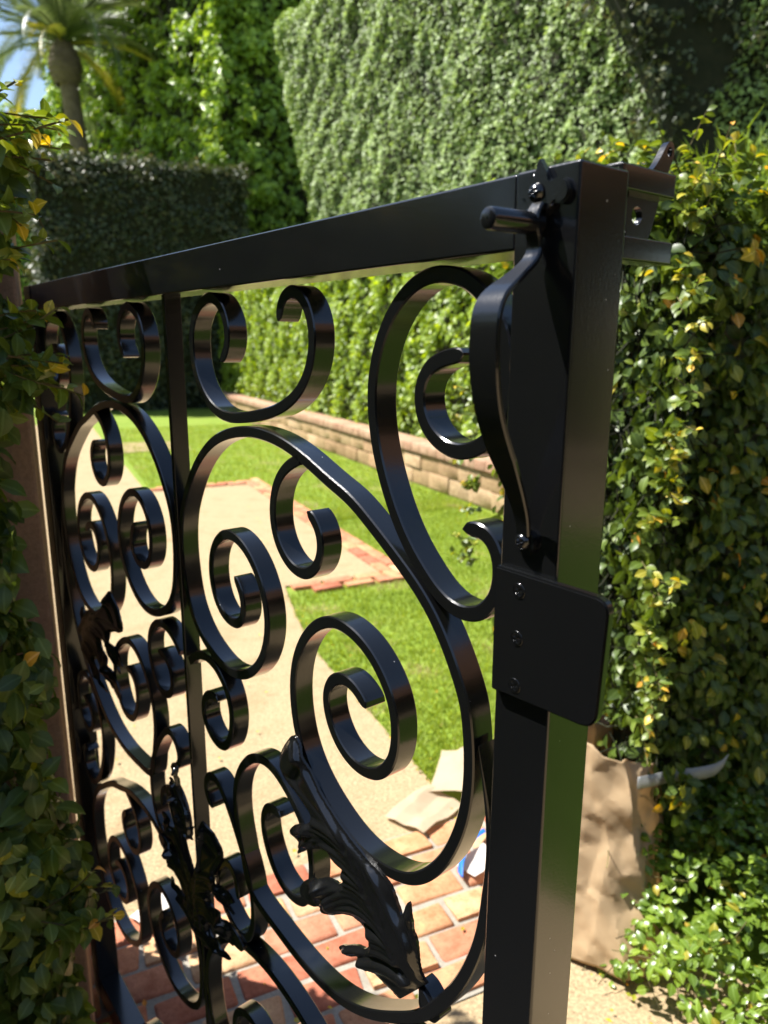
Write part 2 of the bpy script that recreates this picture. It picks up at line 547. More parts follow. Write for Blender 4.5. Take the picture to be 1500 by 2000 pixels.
BR = [brick_mesh('brick', .196, .094, .06, CLAY, .009, .0032, s) for s in range(6)]
BH = [brick_mesh('brick', .094, .094, .06, CLAY, .009, .0032, 20 + s) for s in range(3)]
paving = sheet('brick_paving', [(-.3, 1.335), (1.42, 1.335), (1.42, 1.985), (-.3, 1.985)], .016, MORTAR)
for r in range(6):
    g = 1.392 + r * .1075
    off = (.105 if r % 2 else 0) - .22
    for k in range(8):
        c = off + k * .2115
        if c > 1.38:
            continue
        put('brick', random.choice(BR), c + random.uniform(-.003, .003), g + random.uniform(-.003, .003), -.036 + random.uniform(-.002, .003), random.uniform(-.012, .012), paving, .006)

# brick border round the sandy pad
BB = [brick_mesh('brick', .205, .098, .05, CLAY, .006, .002, 40 + s) for s in range(4)]
def border(c0, g0, c1, g1, rows, nrm):
    L = math.hypot(c1 - c0, g1 - g0)
    n = int(L / .212)
    yaw = math.atan2(g1 - g0, c1 - c0)
    for k in range(n):
        for r in range(rows):
            t = (k + .5 + (.5 if r % 2 else 0)) / n
            if t > 1:
                continue
            put('brick', random.choice(BB), c0 + (c1 - c0) * t + nrm[0] * .105 * (r + .5), g0 + (g1 - g0) * t + nrm[1] * .105 * (r + .5), -.022 + random.uniform(-.003, .002), yaw, sand_path, .006)
border(2.14, 4.54, 2.14, 8.93, 2, (1, 0))
border(1.42, 4.75, 2.14, 4.75, 2, (0, -1))
border(.95, 8.72, 2.14, 8.72, 2, (0, 1))

# grass blades on the lawn that shows through the gate
def grass(n, c0, c1, g0, g1, hmin, hmax, seed):
    r = np.random.default_rng(seed)
    c = r.uniform(c0, c1, n)
    g = g0 + (g1 - g0) * r.uniform(0, 1, n) ** 1.5
    ed = np.interp(g, [p[1] for p in edge] , [p[0] for p in edge])
    keep = (c > np.where(g < 4.6, ed - .01, np.where(g < 8.95, 2.36, 1.0)))
    keep &= c < 4.0
    c, g = c[keep], g[keep]
    n = len(c)
    base = c[:, None] * CV + g[:, None] * GV
    h = r.uniform(hmin, hmax, n)
    a = r.uniform(0, 6.28, n)
    wd = h * .09 + .0012
    side = np.stack([np.cos(a), np.sin(a), np.zeros(n)], 1)
    lean = r.normal(0, .45, (n, 3)) * h[:, None]
    lean[:, 2] = h
    V = np.stack([base - side * wd[:, None], base + side * wd[:, None], base + lean], 1).reshape(-1, 3)
    patch = Waves(.7, 8, 4)(base)
    worn = np.clip(Waves(.5, 9, 8)(base) - .9, 0, 1) * 1.1
    rn = np.clip(r.uniform(0, .75, n) + .11 * patch + (r.uniform(0, 1, n) > .94) * .3 + worn * r.uniform(.2, 1, n), 0, 1)
    return V, np.arange(3 * n).reshape(-1, 3), np.repeat(rn, 3)

V1, F1, A1 = grass(90000, 1.2, 4.05, 2.2, 7.0, .018, .036, 1)
V2, F2, A2 = grass(40000, .95, 4.05, 6.5, 16.0, .03, .05, 2)
gr = obj_np('grass', np.vstack([V1, V2]), [np.vstack([F1, F2 + len(V1)])], GRASS, attr=np.r_[A1, A2])
tag(gr, kind='stuff')

# ------------------------------------------------------------------ low retaining wall of split-face stone
rw = empty('retaining_wall', 'low tan stone retaining wall with smooth cap stones below the clipped hedge', 'garden wall', W(4.04, 4.0))
rw.rotation_euler = (0, 0, AX)
core = bmesh.new()
bm_box(core, (.03, .0, -.05), (.32, 16.6, .43))
obj_bm('backing', core, STONE, rw)
SB = [brick_mesh('stone_block', .29, .44, .182, STONE, .006, .0045, 60 + s) for s in range(5)]
CB = [brick_mesh('cap_stone', .34, .206, .105, CAPST, .005, .0015, 80 + s) for s in range(3)]
def putl(name, me, x, y, z, parent, yaw=0):
    o = bpy.data.objects.new(name, me)
    o.location = (x, y, z)
    o.rotation_euler = (0, 0, yaw)
    return link(o, parent)
for r in range(2):
    for k in range(37):
        putl('stone_block', random.choice(SB), .15 + random.uniform(-.008, .008), (k + (.5 if r else 0)) * .45 + .2, .02 + r * .19 , rw)
for k in range(79):
    putl('cap_stone', random.choice(CB), .14 + random.uniform(-.003, .003), .11 + k * .2095, .405, rw)

# ------------------------------------------------------------------ leaves
def leaf_template(fine=True):
    if fine:
        t = [(.3, .27, .05), (.58, .33, .03), (.82, .2, -.04)]
        v = [(0, 0, 0)]
        for y, w, z in t:
            v += [(-w, y, z + .07), (0, y, z), (w, y, z + .07)]
        v.append((0, 1.02, -.13))
        tri = [(0, 2, 1), (0, 3, 2), (7, 8, 10), (8, 9, 10)]
        quad = [(1, 2, 5, 4), (2, 3, 6, 5), (4, 5, 8, 7), (5, 6, 9, 8)]
        return np.array(v, float), np.array(tri), np.array(quad)
    v = [(0, 0, 0), (-.32, .5, .07), (0, .52, -.02), (.32, .5, .07), (0, 1, -.08)]
    return np.array(v, float), np.array([(0, 2, 1), (0, 3, 2), (1, 2, 4), (2, 3, 4)]), np.zeros((0, 4), int)


FINE, COARSE = leaf_template(True), leaf_template(False)


def lam_of(tpl):
    return np.where(np.abs(tpl[0][:, 0]) < .01, 1.0, 0.0)


def frames(nrm, axis):
    n = nrm / np.linalg.norm(nrm, axis=1)[:, None]
    a = axis - (axis * n).sum(1)[:, None] * n
    a /= np.linalg.norm(a, axis=1)[:, None] + 1e-9
    return np.cross(a, n), a, n


def leaf_cloud(pos, nrm, axis, size, rnd, tpl=COARSE, curl=None):
    x, y, n = frames(nrm, axis)
    T, tri, quad = tpl
    k = len(T)
    V = (x[:, None] * T[None, :, 0:1] + y[:, None] * T[None, :, 1:2] + n[:, None] * T[None, :, 2:3]) * size[:, None, None] + pos[:, None]
    off = (np.arange(len(pos)) * k)[:, None, None]
    polys = [(tri[None] + off).reshape(-1, 3)]
    if len(quad):
        polys.append((quad[None] + off).reshape(-1, 4))
    return V.reshape(-1, 3), polys, np.repeat(rnd, k)


def project(P):
    ct, st = math.cos(PITCH), math.sin(PITCH)
    z = P[:, 2] - EYE
    w = P[:, 1] * ct - z * st
    u = P[:, 1] * st + z * ct
    w = np.where(w < .05, np.nan, w)
    return 750 + 1430 * P[:, 0] / w, 1000 - 1430 * u / w, w


LEAFV = {}
def leaf_variants(mat, nb=12):
    if mat.name not in LEAFV:
        T, tri, quad = FINE
        LEAFV[mat.name] = [mesh_np('leaf', T, [tri, quad], mat, attr=np.full(len(T), (i + .5) / nb), smooth=True, lam=lam_of(FINE)) for i in range(nb)]
    return LEAFV[mat.name]


def foliage_with_leaves(parent, pos, nrm, axis, size, rnd, mat, outer, limit=300, tpl=FINE):
    """the leaves that show largest become objects, the rest one mesh"""
    px, py, w = project(pos)
    vis = (px > 5) & (px < 1495) & (py > 5) & (py < 1995) & outer & (w > .2)
    score = np.where(vis, size / np.nan_to_num(w, nan=1e9), 0)
    idx = np.argsort(-score)[:limit]
    idx = idx[score[idx] > 0]
    rest = np.ones(len(pos), bool)
    rest[idx] = False
    V, P, A = leaf_cloud(pos[rest], nrm[rest], axis[rest], size[rest], rnd[rest], tpl)
    o = obj_np('foliage', V, P, mat, parent, attr=A, smooth=True, lam=np.tile(lam_of(tpl), int(rest.sum())))
    o['kind'] = 'stuff'
    var = leaf_variants(mat)
    x, y, n = frames(nrm[idx], axis[idx])
    inv = parent.matrix_world.inverted() if parent else Matrix()
    for j, i in enumerate(idx):
        m = Matrix(((*(x[j] * size[i]),), (*(y[j] * size[i]),), (*(n[j] * size[i]),))).transposed().to_4x4()
        m.translation = Vector(pos[i])
        lf = bpy.data.objects.new('leaf', var[min(int(rnd[i] * len(var)), len(var) - 1)])
        lf.matrix_local = m
        link(lf, parent)


def surf_points(o, u, v, lu, lv, n, den, r):
    """random points on a rectangle o + a u + b v with outward normal n"""
    cnt = int(lu * lv * den)
    a, b = r.uniform(0, lu, cnt), r.uniform(0, lv, cnt)
    return o + a[:, None] * u + b[:, None] * v, np.repeat(n[None], cnt, 0), a, b


def orient(n, r, up=.5, rnd=.45, down=.6):
    k = len(n)
    nn = n + UP * up + r.normal(0, rnd, (k, 3))
    ax = r.normal(0, .6, (k, 3)) - UP * down + n * .25
    return nn, ax


# ------------------------------------------------------------------ clipped hedges further off
def hedge(name, label, faces, mat, den, size, bump_wl, bump_amp, jit, seed, group=None, core=None, up=.6, rspread=.5, yellow=0.0, cat='hedge', gaps=0.0, corelist=None):
    r = np.random.default_rng(seed)
    t = empty(name, label, cat, tuple(faces[0][0]), (0, 0, 0), group)
    t.location = (0, 0, 0)
    wv = Waves(bump_wl, 10, seed)
    wv2 = Waves(bump_wl * .35, 10, seed + 1)
    PP, NN, AA, SS, RR = [], [], [], [], []
    for (o, u, v, lu, lv, n, shear) in faces:
        P, n_, a, b = surf_points(np.asarray(o), np.asarray(u), np.asarray(v), lu, lv, np.asarray(n), den, r)
        P = P + (shear * b)[:, None] * np.asarray(u)
        d = wv(P) * bump_amp + wv2(P) * bump_amp * .5
        P = P + n_ * (d - np.abs(r.normal(0, jit, len(P))))[:, None]
        if gaps:
            keep = wv2(P + 11) > -1.6 + gaps
            P, n_, d = P[keep], n_[keep], d[keep]
        nn, ax = orient(n_, r, up, rspread)
        PP.append(P); NN.append(nn); AA.append(ax)
        SS.append(size * r.uniform(.65, 1.25, len(P)))
        RR.append(np.clip(r.beta(2, 2.4, len(P)) + .10 * d / max(bump_amp, .01) + (r.uniform(0, 1, len(P)) < yellow) * .4, 0, 1))
    V, P, A = leaf_cloud(np.vstack(PP), np.vstack(NN), np.vstack(AA), np.concatenate(SS), np.concatenate(RR), COARSE)
    f = obj_np('foliage', V, P, mat, t, attr=A, smooth=False)
    f['kind'] = 'stuff'
    bm = bmesh.new()
    for verts, fcs in corelist:
        vv = [bm.verts.new(tuple(p)) for p in verts]
        for q in fcs:
            bm.faces.new([vv[i] for i in q])
    b = obj_bm('dark_branch_core', bm, TWIG, t)
    return t


CUBEF = [(0, 1, 2, 3), (7, 6, 5, 4), (0, 4, 5, 1), (1, 5, 6, 2), (2, 6, 7, 3), (3, 7, 4, 0)]
def prism(o, u, n, lu, h, depth, shear=0.0, inset=.15):
    """block behind a hedge face: base corner o, along u, depth against n"""
    o, u, n = np.asarray(o), np.asarray(u), np.asarray(n)
    b = o - n * inset + u * inset
    lu2 = lu - 2 * inset
    dp = depth - 2 * inset
    hh = h - inset
    low = [b, b + u * lu2, b + u * lu2 - n * dp, b - n * dp]
    return ([*low] + [p + UP * hh + u * shear * hh for p in low], CUBEF)


def box_faces(o, u, n, lu, h, depth, shear=0.0, ends=True):
    o, u, n = map(np.asarray, (o, u, n))
    fs = [(o, u, UP, lu, h, n, shear), (o + UP * h + u * shear * h, u, -n, lu, depth, UP, 0)]
    if ends:
        fs += [(o, -n, UP, depth, h, -u, 0) if not shear else (o, -n, UP + u * shear, depth, h, -u, 0), (o + u * lu, -n, UP, depth, h, u, 0)]
    return fs


def simple_hedge(name, label, o, u, lu, h, depth, mat, den, size, wl, amp, jit, seed, shear=0.0, **k):
    u = np.asarray(u) / np.linalg.norm(u)
    n = np.cross(u, UP)            # u to the right as seen from the front
    return hedge(name, label, box_faces(o, u, n, lu, h, depth, shear), mat, den, size, wl, amp, jit, seed, corelist=[prism(o, u, n, lu, h, depth, shear)], **k)


# bright hedge on the retaining wall (its face looks across the garden, to the left)
simple_hedge('clipped_hedge', 'sunlit light green clipped hedge growing along the top of the low stone wall', W(4.42, 20.3, .42), -GV, 13.5, 2.86, 1.1, HEDGE_BRIGHT, 900, .085, .55, .06, .06, 11, yellow=.05)
# very tall small-leaved hedge behind it
U1 = np.array([math.sin(math.radians(33)), -math.cos(math.radians(33)), 0])
simple_hedge('tall_hedge', 'very tall grey-green hedge of tiny leaves behind the top rail of the gate', np.array([-.78, 16.5, 0]), U1, 17.5, 9.0, 1.6, HEDGE_SMALL, 800, .076, 1.0, .05, .04, 12, shear=-.374, up=.75)
# dark-leaved leaning block added for the slanting shadow over the tall hedge
U2 = np.array([.98, -.2, 0])
simple_hedge('shadow_hedge', 'dark leaning hedge block standing for the slanting shadow across the tall hedge, upper right', np.array([5.35, 8.75, 0]), U2, 9.5, 8.5, 1.0, HEDGE_DARK, 420, .085, .9, .20, .16, 13, shear=-.52, gaps=.25, rspread=.6)
# lower clipped hedge, its face in shade
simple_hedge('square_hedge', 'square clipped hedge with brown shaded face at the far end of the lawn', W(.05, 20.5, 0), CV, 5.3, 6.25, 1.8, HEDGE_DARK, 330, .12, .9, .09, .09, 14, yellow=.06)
# huge leafy one behind it
U3 = np.array([.70, -.714, 0])
simple_hedge('leafy_hedge', 'huge rough hedge with big sunlit leaf clumps behind the palm', np.array([-13.0, 31.5, 0]), U3, 12.6, 16.5, 2.0, HEDGE_FAR, 190, .25, 1.2, .30, .16, 15, up=.6, rspread=.6)
simple_hedge('rough_hedge', 'shaded rough hedge in the gap between the square hedge and the tall small-leaved hedge', np.array([-4.75, 22.6, 0]), np.array([.985, .17, 0]), 5.0, 15.5, 1.5, HEDGE_FAR, 190, .22, .9, .2, .16, 18)
simple_hedge('distant_hedge', 'flat topped dark hedge far off behind the palm trunk', np.array([-17.0, 33.0, 0]), np.array([1.0, 0, 0]), 8.0, 11.3, 2.0, HEDGE_FAR, 120, .2, .9, .08, .1, 16)
# hedges out of sight that shade and reflect
simple_hedge('side_hedge', 'long green hedge along the left edge of the path beyond the gate', W(-4.6, 4.0, 0), GV, 17.0, 3.4, 1.0, HEDGE_FAR, 60, .17, .8, .1, .1, 17)

# ------------------------------------------------------------------ palm
def palm():
    base = np.array([-9.35, 25.2, 0])
    top = np.array([-9.98, 25.2, 10.15])
    t = empty('palm_tree', 'date palm with ringed grey-brown trunk and swollen neck against the blue sky', 'palm tree', tuple(base))
    t.location = (0, 0, 0)
    # trunk
    nz, na = 110, 28
    V = []
    for i in range(nz + 1):
        f = i / nz
        c = base + (top - base) * f + np.array([.18 * math.sin(f * 2.6), 0, 0])
        R = .33 - .07 * f + .030 * ((i * .5) % 1.0) + (.06 * math.exp(-f * 14))
        for j in range(na):
            a = 6.2832 * j / na
            rr = R * (1 + .03 * math.sin(7 * a + i * 1.3))
            V.append(c + rr * np.array([math.cos(a), math.sin(a), 0]))
    Q = [(i * na + j, i * na + (j + 1) % na, (i + 1) * na + (j + 1) % na, (i + 1) * na + j) for i in range(nz) for j in range(na)]
    obj_np('trunk', np.array(V), [np.array(Q)], BARK, t, smooth=True)
    # swollen neck with leaf-base scales
    V, Q = [], []
    c0 = top + np.array([.16 * math.sin(2.6), 0, 0])
    nz = 36
    for i in range(nz + 1):
        f = i / nz
        R = .24 + .25 * math.sin(math.pi * min(f * .8 + .12, 1)) ** 1.2 - .08 * f
        for j in range(na):
            a = 6.2832 * j / na
            rr = R * (1 + .16 * abs(math.sin(7 * a + (i // 4) * 3.14 / 2)) * (1 - (i % 4) / 4))
            V.append(c0 + np.array([rr * math.cos(a), rr * math.sin(a), -.55 + 1.25 * f]))
    Q = [(i * na + j, i * na + (j + 1) % na, (i + 1) * na + (j + 1) % na, (i + 1) * na + j) for i in range(nz) for j in range(na)]
    obj_np('crown_base', np.array(V), [np.array(Q)], BARK, t, smooth=True)
    r = np.random.default_rng(3)
    cr = c0 + UP * .62
    for k in range(46):
        a = 2.399 * k + r.uniform(-.2, .2)
        el = math.radians(82 - 80 * (k / 45) ** .9 + r.uniform(-6, 6))
        L = r.uniform(3.6, 4.5)
        n = 46
        P = [cr.copy()]
        e = el
        for i in range(n):
            P.append(P[-1] + (L / n) * np.array([math.cos(a) * math.cos(e), math.sin(a) * math.cos(e), math.sin(e)]))
            e -= (.014 + .042 * (i / n) ** 1.2) * (1.15 if k > 10 else .8)
        P = np.array(P)
        T = np.gradient(P, axis=0)
        T /= np.linalg.norm(T, axis=1)[:, None]
        S = np.cross(T, UP)
        S /= np.linalg.norm(S, axis=1)[:, None] + 1e-6
        Nn = np.cross(S, T)
        V, F = [], []
        # stalk
        for i in range(n + 1):
            w = .045 * (1 - i / n) + .006
            V += [P[i] - S[i] * w, P[i] + S[i] * w, P[i] - Nn[i] * w]
        for i in range(n):
            b = 3 * i
            F += [(b, b + 1, b + 4), (b, b + 4, b + 3), (b + 1, b + 2, b + 5), (b + 1, b + 5, b + 4), (b + 2, b, b + 3), (b + 2, b + 3, b + 5)]
        for i in range(5, n + 1):
            f = i / n
            ll = .62 * math.sin(math.pi * (.12 + .84 * f)) ** .7
            for q in range(2):
                for s in (-1, 1):
                    p = P[i] + T[i] * (L / n) * .5 * q
                    tip = p + (S[i] * s * .72 + T[i] * .62 + Nn[i] * r.uniform(.05, .35) - UP * .12) * ll
                    b = len(V)
                    V += [p - T[i] * .018, p + T[i] * .018, (p + tip) / 2 + T[i] * .02 + Nn[i] * .02, tip]
                    F += [(b, b + 1, b + 2), (b, b + 2, b + 3)]
        obj_np('frond', np.array(V), [np.array(F)], PALM, t, attr=np.full(len(V), r.uniform(0, .8) if k < 42 else .97))
palm()

# ------------------------------------------------------------------ gateway: posts, walls behind the ivy
def boxcg(name, c0, c1, g0, g1, z0, z1, mat, parent=None, bev=.006):
    bm = bmesh.new()
    bm_box(bm, (c0, g0, z0), (c1, g1, z1), bev, 2)
    bmesh.ops.rotate(bm, cent=(0, 0, 0), matrix=Matrix.Rotation(AX, 3, 'Z'), verts=bm.verts)
    return obj_bm(name, bm, mat, parent)

tag(boxcg('gate_post', -.30, -.031, 1.50, 1.93, -.05, 2.0, POST), 'brown stucco gate post beside the hinge side of the gate, half under ivy', 'post')
tag(boxcg('gate_post', 1.322, 1.46, 1.60, 1.955, -.05, 1.95, POST), 'pinkish stucco gate post just visible behind the latch side of the gate', 'post')
tag(boxcg('garden_wall', -5.5, -.305, 1.52, 1.9, -.05, 1.93, GREYW), 'grey rendered wall buried under the ivy left of the gate', 'wall')
tag(boxcg('garden_wall', 1.465, 9.0, 1.50, 1.9, -.05, 1.93, GREYW), 'grey rendered wall showing in patches low under the ivy right of the gate', 'wall')

# ------------------------------------------------------------------ ivy on both sides
def sprigs(bases, dirs, r, n_leaf=(7, 12), length=(.05, .12), size=.03, hi=(.48, .93)):
    P, NN, A, S, R, ST = [], [], [], [], [], []
    for b, d in zip(bases, dirs):
        L = r.uniform(*length)
        m = r.integers(*n_leaf)
        d = d / np.linalg.norm(d)
        bend = r.normal(0, .35, 3)
        line = [b]
        for i in range(m):
            f = (i + 1) / m
            p = b + d * L * f + bend * L * .4 * f * f
            line.append(p)
            side = r.normal(0, 1, 3)
            side -= (side @ d) * d
            side /= np.linalg.norm(side)
            P.append(p); A.append(side + d * .6); NN.append(UP * .7 + d * .5 + r.normal(0, .5, 3))
            S.append(size * (1.1 - .55 * f) * r.uniform(.8, 1.2))
            R.append(np.clip(r.uniform(*hi) * (.75 + .3 * f), 0, .999))
        ST.append(np.array(line))
    return np.array(P), np.array(NN), np.array(A), np.array(S), np.array(R), ST


def stems_mesh(name, lines, rad, parent):
    V, Q = [], []
    for ln in lines:
        for i in range(len(ln) - 1):
            a, b = ln[i], ln[i + 1]
            d = b - a
            s = np.cross(d, [.3, .5, .8]); s /= np.linalg.norm(s) + 1e-9
            q = np.cross(d, s); q /= np.linalg.norm(q) + 1e-9
            k = len(V)
            for p in (a, b):
                V += [p + rad * (s * math.cos(x) + q * math.sin(x)) for x in (0, 2.09, 4.19)]
            Q += [(k, k + 1, k + 4, k + 3), (k + 1, k + 2, k + 5, k + 4), (k + 2, k, k + 3, k + 5)]
    o = obj_np(name, np.array(V), [np.array(Q)], STEM, parent)
    o['kind'] = 'stuff'
    return o


def ivy(label, faces, profile, size, seed, top_pts, group=None, hole=None, den=1900, yellow=.07, wl=.22, amp=.034):
    r = np.random.default_rng(seed)
    t = empty('ivy_hedge', label, 'ivy')
    wv, wv2 = Waves(wl, 12, seed), Waves(wl * .4, 12, seed + 9)
    PP, NN, AA, OO, DD = [], [], [], [], []
    for (o, u, v, lu, lv, n, layers) in faces:
        for L, (dp, f) in enumerate(layers):
            P, n_, a, b = surf_points(o, u, v, lu, lv, n, den * f, r)
            d = wv(P) * amp + wv2(P) * amp * .45
            P = P + n_ * (d - dp - np.abs(r.normal(0, .012, len(P))))[:, None]
            nn, ax = orient(n_, r, .42, .42, .75)
            PP.append(P); NN.append(nn); AA.append(ax); OO.append(np.full(len(P), L == 0)); DD.append(d / amp)
    P, NN, AA, OO, DD = np.vstack(PP), np.vstack(NN), np.vstack(AA), np.concatenate(OO), np.concatenate(DD)
    c = P @ CV
    g = P @ GV
    keep = profile(c, g, P[:, 2])
    if hole is not None:
        keep &= ~hole(c, g, P[:, 2])
    P, NN, AA, OO, DD = P[keep], NN[keep], AA[keep], OO[keep], DD[keep]
    k = len(P)
    S = size * r.uniform(.6, 1.25, k)
    R = np.clip(r.beta(2, 2.3, k) * .76 + .05 * DD, 0, .78)
    yl = r.uniform(0, 1, k) < yellow * (1 + .8 * DD)
    R[yl & OO] = .78 + .2 * r.uniform(0, 1, (yl & OO).sum()) ** 1.8
    b, d = top_pts(r)
    sp = sprigs(b, d, r, size=size * .95, hi=(.42, .93))
    P, NN, AA, S, R = np.vstack([P, sp[0]]), np.vstack([NN, sp[1]]), np.vstack([AA, sp[2]]), np.r_[S, sp[3]], np.r_[R, sp[4]]
    OO = np.r_[OO, np.ones(len(sp[0]), bool)]
    foliage_with_leaves(t, P, NN, AA, S, R, IVY, OO)
    stems_mesh('stem', sp[5], .0016, t)
    # dark twiggy inside
    return t

LZ = [0, .53, .65, .755, .89, 1.0, 1.087, 1.17, 1.23, 1.31, 1.37, 1.48, 1.57, 1.61, 1.64, 1.69, 1.74, 1.82, 1.9, 1.96, 2.03, 2.08, 2.4]
LC = [-.03, -.025, .007, .006, -.032, -.047, -.015, -.01, -.056, -.022, -.031, -.043, -.023, .03, .05, .036, .010, .028, .042, .03, .045, .02, -.15]
TH = [(0, 1.0), (.05, .8), (.11, .6)]
left_faces = [
    (W(-.9, 1.24), CV, UP, .93, 2.01, -GV, TH),
    (W(-3.2, 1.24), CV, UP, 2.3, 2.3, -GV, [(0, .7), (.06, .5)]),
    (W(-.05, 1.24), GV, UP, .24, 2.01, CV, TH),
    (W(-3.0, 1.24, 2.01), CV, GV, 2.94, .8, UP, [(0, .8), (.06, .5)]),
    (W(-3.0, 2.0), CV, UP, 2.95, 2.05, GV, [(0, .6)]),
]
def left_profile(c, g, z):
    lim = np.interp(z, LZ, LC) - np.interp(z, [.5, 1.0, 1.6, 1.8], [.022, .03, .042, .075])
    return (c < lim + .012 - np.clip(g - 1.26, 0, .3) * .25)
def left_top(r):
    b, d = [], []
    for _ in range(40):
        c = r.uniform(-.5, .0)
        b.append(W(c - .085, r.uniform(1.2, 1.5), 2.015 + r.uniform(-.03, .03)))
        d.append(UP + r.normal(0, .45, 3))
    for _ in range(34):       # shoots leaning over the gate
        z = r.choice([1.62, 1.66, 1.7, 1.9, 1.95, 1.85, 1.78, 1.1, .72, .66]) + r.uniform(-.03, .03)
        b.append(W(np.interp(z, LZ, LC) - .095, r.uniform(1.18, 1.3), z))
        d.append(CV + UP * r.uniform(-.5, .5) - GV * r.uniform(-.2, .5))
    return b, d
il = ivy('shaded dark green ivy hedge along the left side, with a few yellow leaves', left_faces, left_profile, .044, 21, left_top, den=2100, yellow=.03)

right_faces = [
    (W(1.29, 1.30), CV, UP, 2.0, 2.03, -GV, TH),
    (W(3.3, 1.34), CV, UP, 3.4, 2.05, -GV, [(0, .45), (.06, .35)]),
    (W(1.31, 1.33), GV, UP, .55, 2.02, -CV, [(.015, .20), (.055, .55), (.09, .6), (.12, .5)]),
    (W(1.30, 1.3, 2.04), CV, GV, 3.6, .75, UP, [(0, .9), (.06, .6)]),
    (W(1.31, 2.0), CV, UP, 4.0, 2.05, GV, [(0, .5)]),
]
def right_profile(c, g, z):
    lim = 1.285 + .03 * np.sin(z * 9.0) + .02 * np.sin(z * 23) + .16 * np.clip((.72 - z) / .12, 0, 1)
    return (c > lim) & (z > .05)
def right_hole(c, g, z):
    q1 = ((c - 1.80) / .13) ** 2 + ((z - .24) / .085) ** 2
    q2 = ((c - 1.99) / .09) ** 2 + ((z - .31) / .07) ** 2
    return ((q1 < 1) | (q2 < 1)) & (g < 1.6)
def right_top(r):
    b, d = [], []
    for _ in range(120):
        c_ = r.uniform(1.27, 3.0)
        b.append(W(c_, r.uniform(1.27, 1.9), 2.055 + .01 * (c_ - 1.3) + r.uniform(-.03, .03)))
        d.append(UP + r.normal(0, .5, 3))
    for _ in range(60):
        z = r.uniform(.68, 2.0)
        b.append(W(1.30 + r.uniform(-.01, .02), r.uniform(1.24, 1.32), z))
        d.append(-CV * .5 - GV + UP * r.uniform(-.4, .5))
    for _ in range(16):       # wisps on the garden side of the pink post
        b.append(W(1.27, 2.02, r.uniform(.75, 1.55)))
        d.append(-CV + UP * r.uniform(-.6, .6))
    return b, d
ir = ivy('ivy hedge with orange and yellow leaves right of the gate, topped by sunlit shoots', right_faces, right_profile, .040, 22, right_top, hole=right_hole, den=2700, yellow=.08)

# twigs and block beside the latch, coloured dark for the deep shade there
r_ = np.random.default_rng(8)
tw = []
for _ in range(700):
    p = W(1.34 + abs(r_.normal(0, .05)), r_.uniform(1.32, 1.58), r_.uniform(.6, 2.0))
    d = r_.normal(0, 1, 3) * np.array([.5, .5, 1.0])
    d /= np.linalg.norm(d)
    tw.append(np.array([p, p + d * .06 + r_.normal(0, .008, 3), p + d * .12]))
stems_mesh('stem', tw, .0022, ir).data.materials[0] = TWIG
bm = bmesh.new()
bm_box(bm, (1.455, 1.40, .05), (1.60, 1.56, 1.97), .03, 2)
bmesh.ops.rotate(bm, cent=(0, 0, 0), matrix=Matrix.Rotation(AX, 3, 'Z'), verts=bm.verts)
obj_bm('dark_branch_core', bm, TWIG, ir)  # solid dark block standing for the shade inside the ivy

# light green feathery shrub rising behind the ivy at the right edge
def feathery():
    r = np.random.default_rng(31)
    t = empty('feathery_shrub', 'bright green shrub with needle leaves rising behind the ivy at the right edge', 'shrub', tuple(W(2.45, 2.4)))
    t.location = (0, 0, 0)
    n = 1500
    a = W(2.86, 2.35, 2.28) + r.normal(0, 1, (n, 3)) * np.array([.16, .16, .09])
    d = r.normal(0, .5, (n, 3)) + UP * 1.2
    k = r.uniform(.05, .11, n)
    NN = r.normal(0, 1, (n, 3))
    x, y, nn = frames(NN, d)
    w = .0045
    V = np.stack([a - x * w, a + x * w, a + y * k[:, None]], 1).reshape(-1, 3)
    f = obj_np('foliage', V, [np.arange(3 * n).reshape(-1, 3)], COVER, t, attr=np.repeat(r.uniform(.5, .9, n), 3))
    f['kind'] = 'stuff'
    lines = [np.array([W(2.55 + .1 * q, 2.45, 0), W(2.7 + .12 * q, 2.4, 1.2), W(2.84 + .14 * q, 2.35 + .05 * q, 2.3)]) for q in (-1, 0, 1)]
    stems_mesh('stem', lines, .012, t)
feathery()

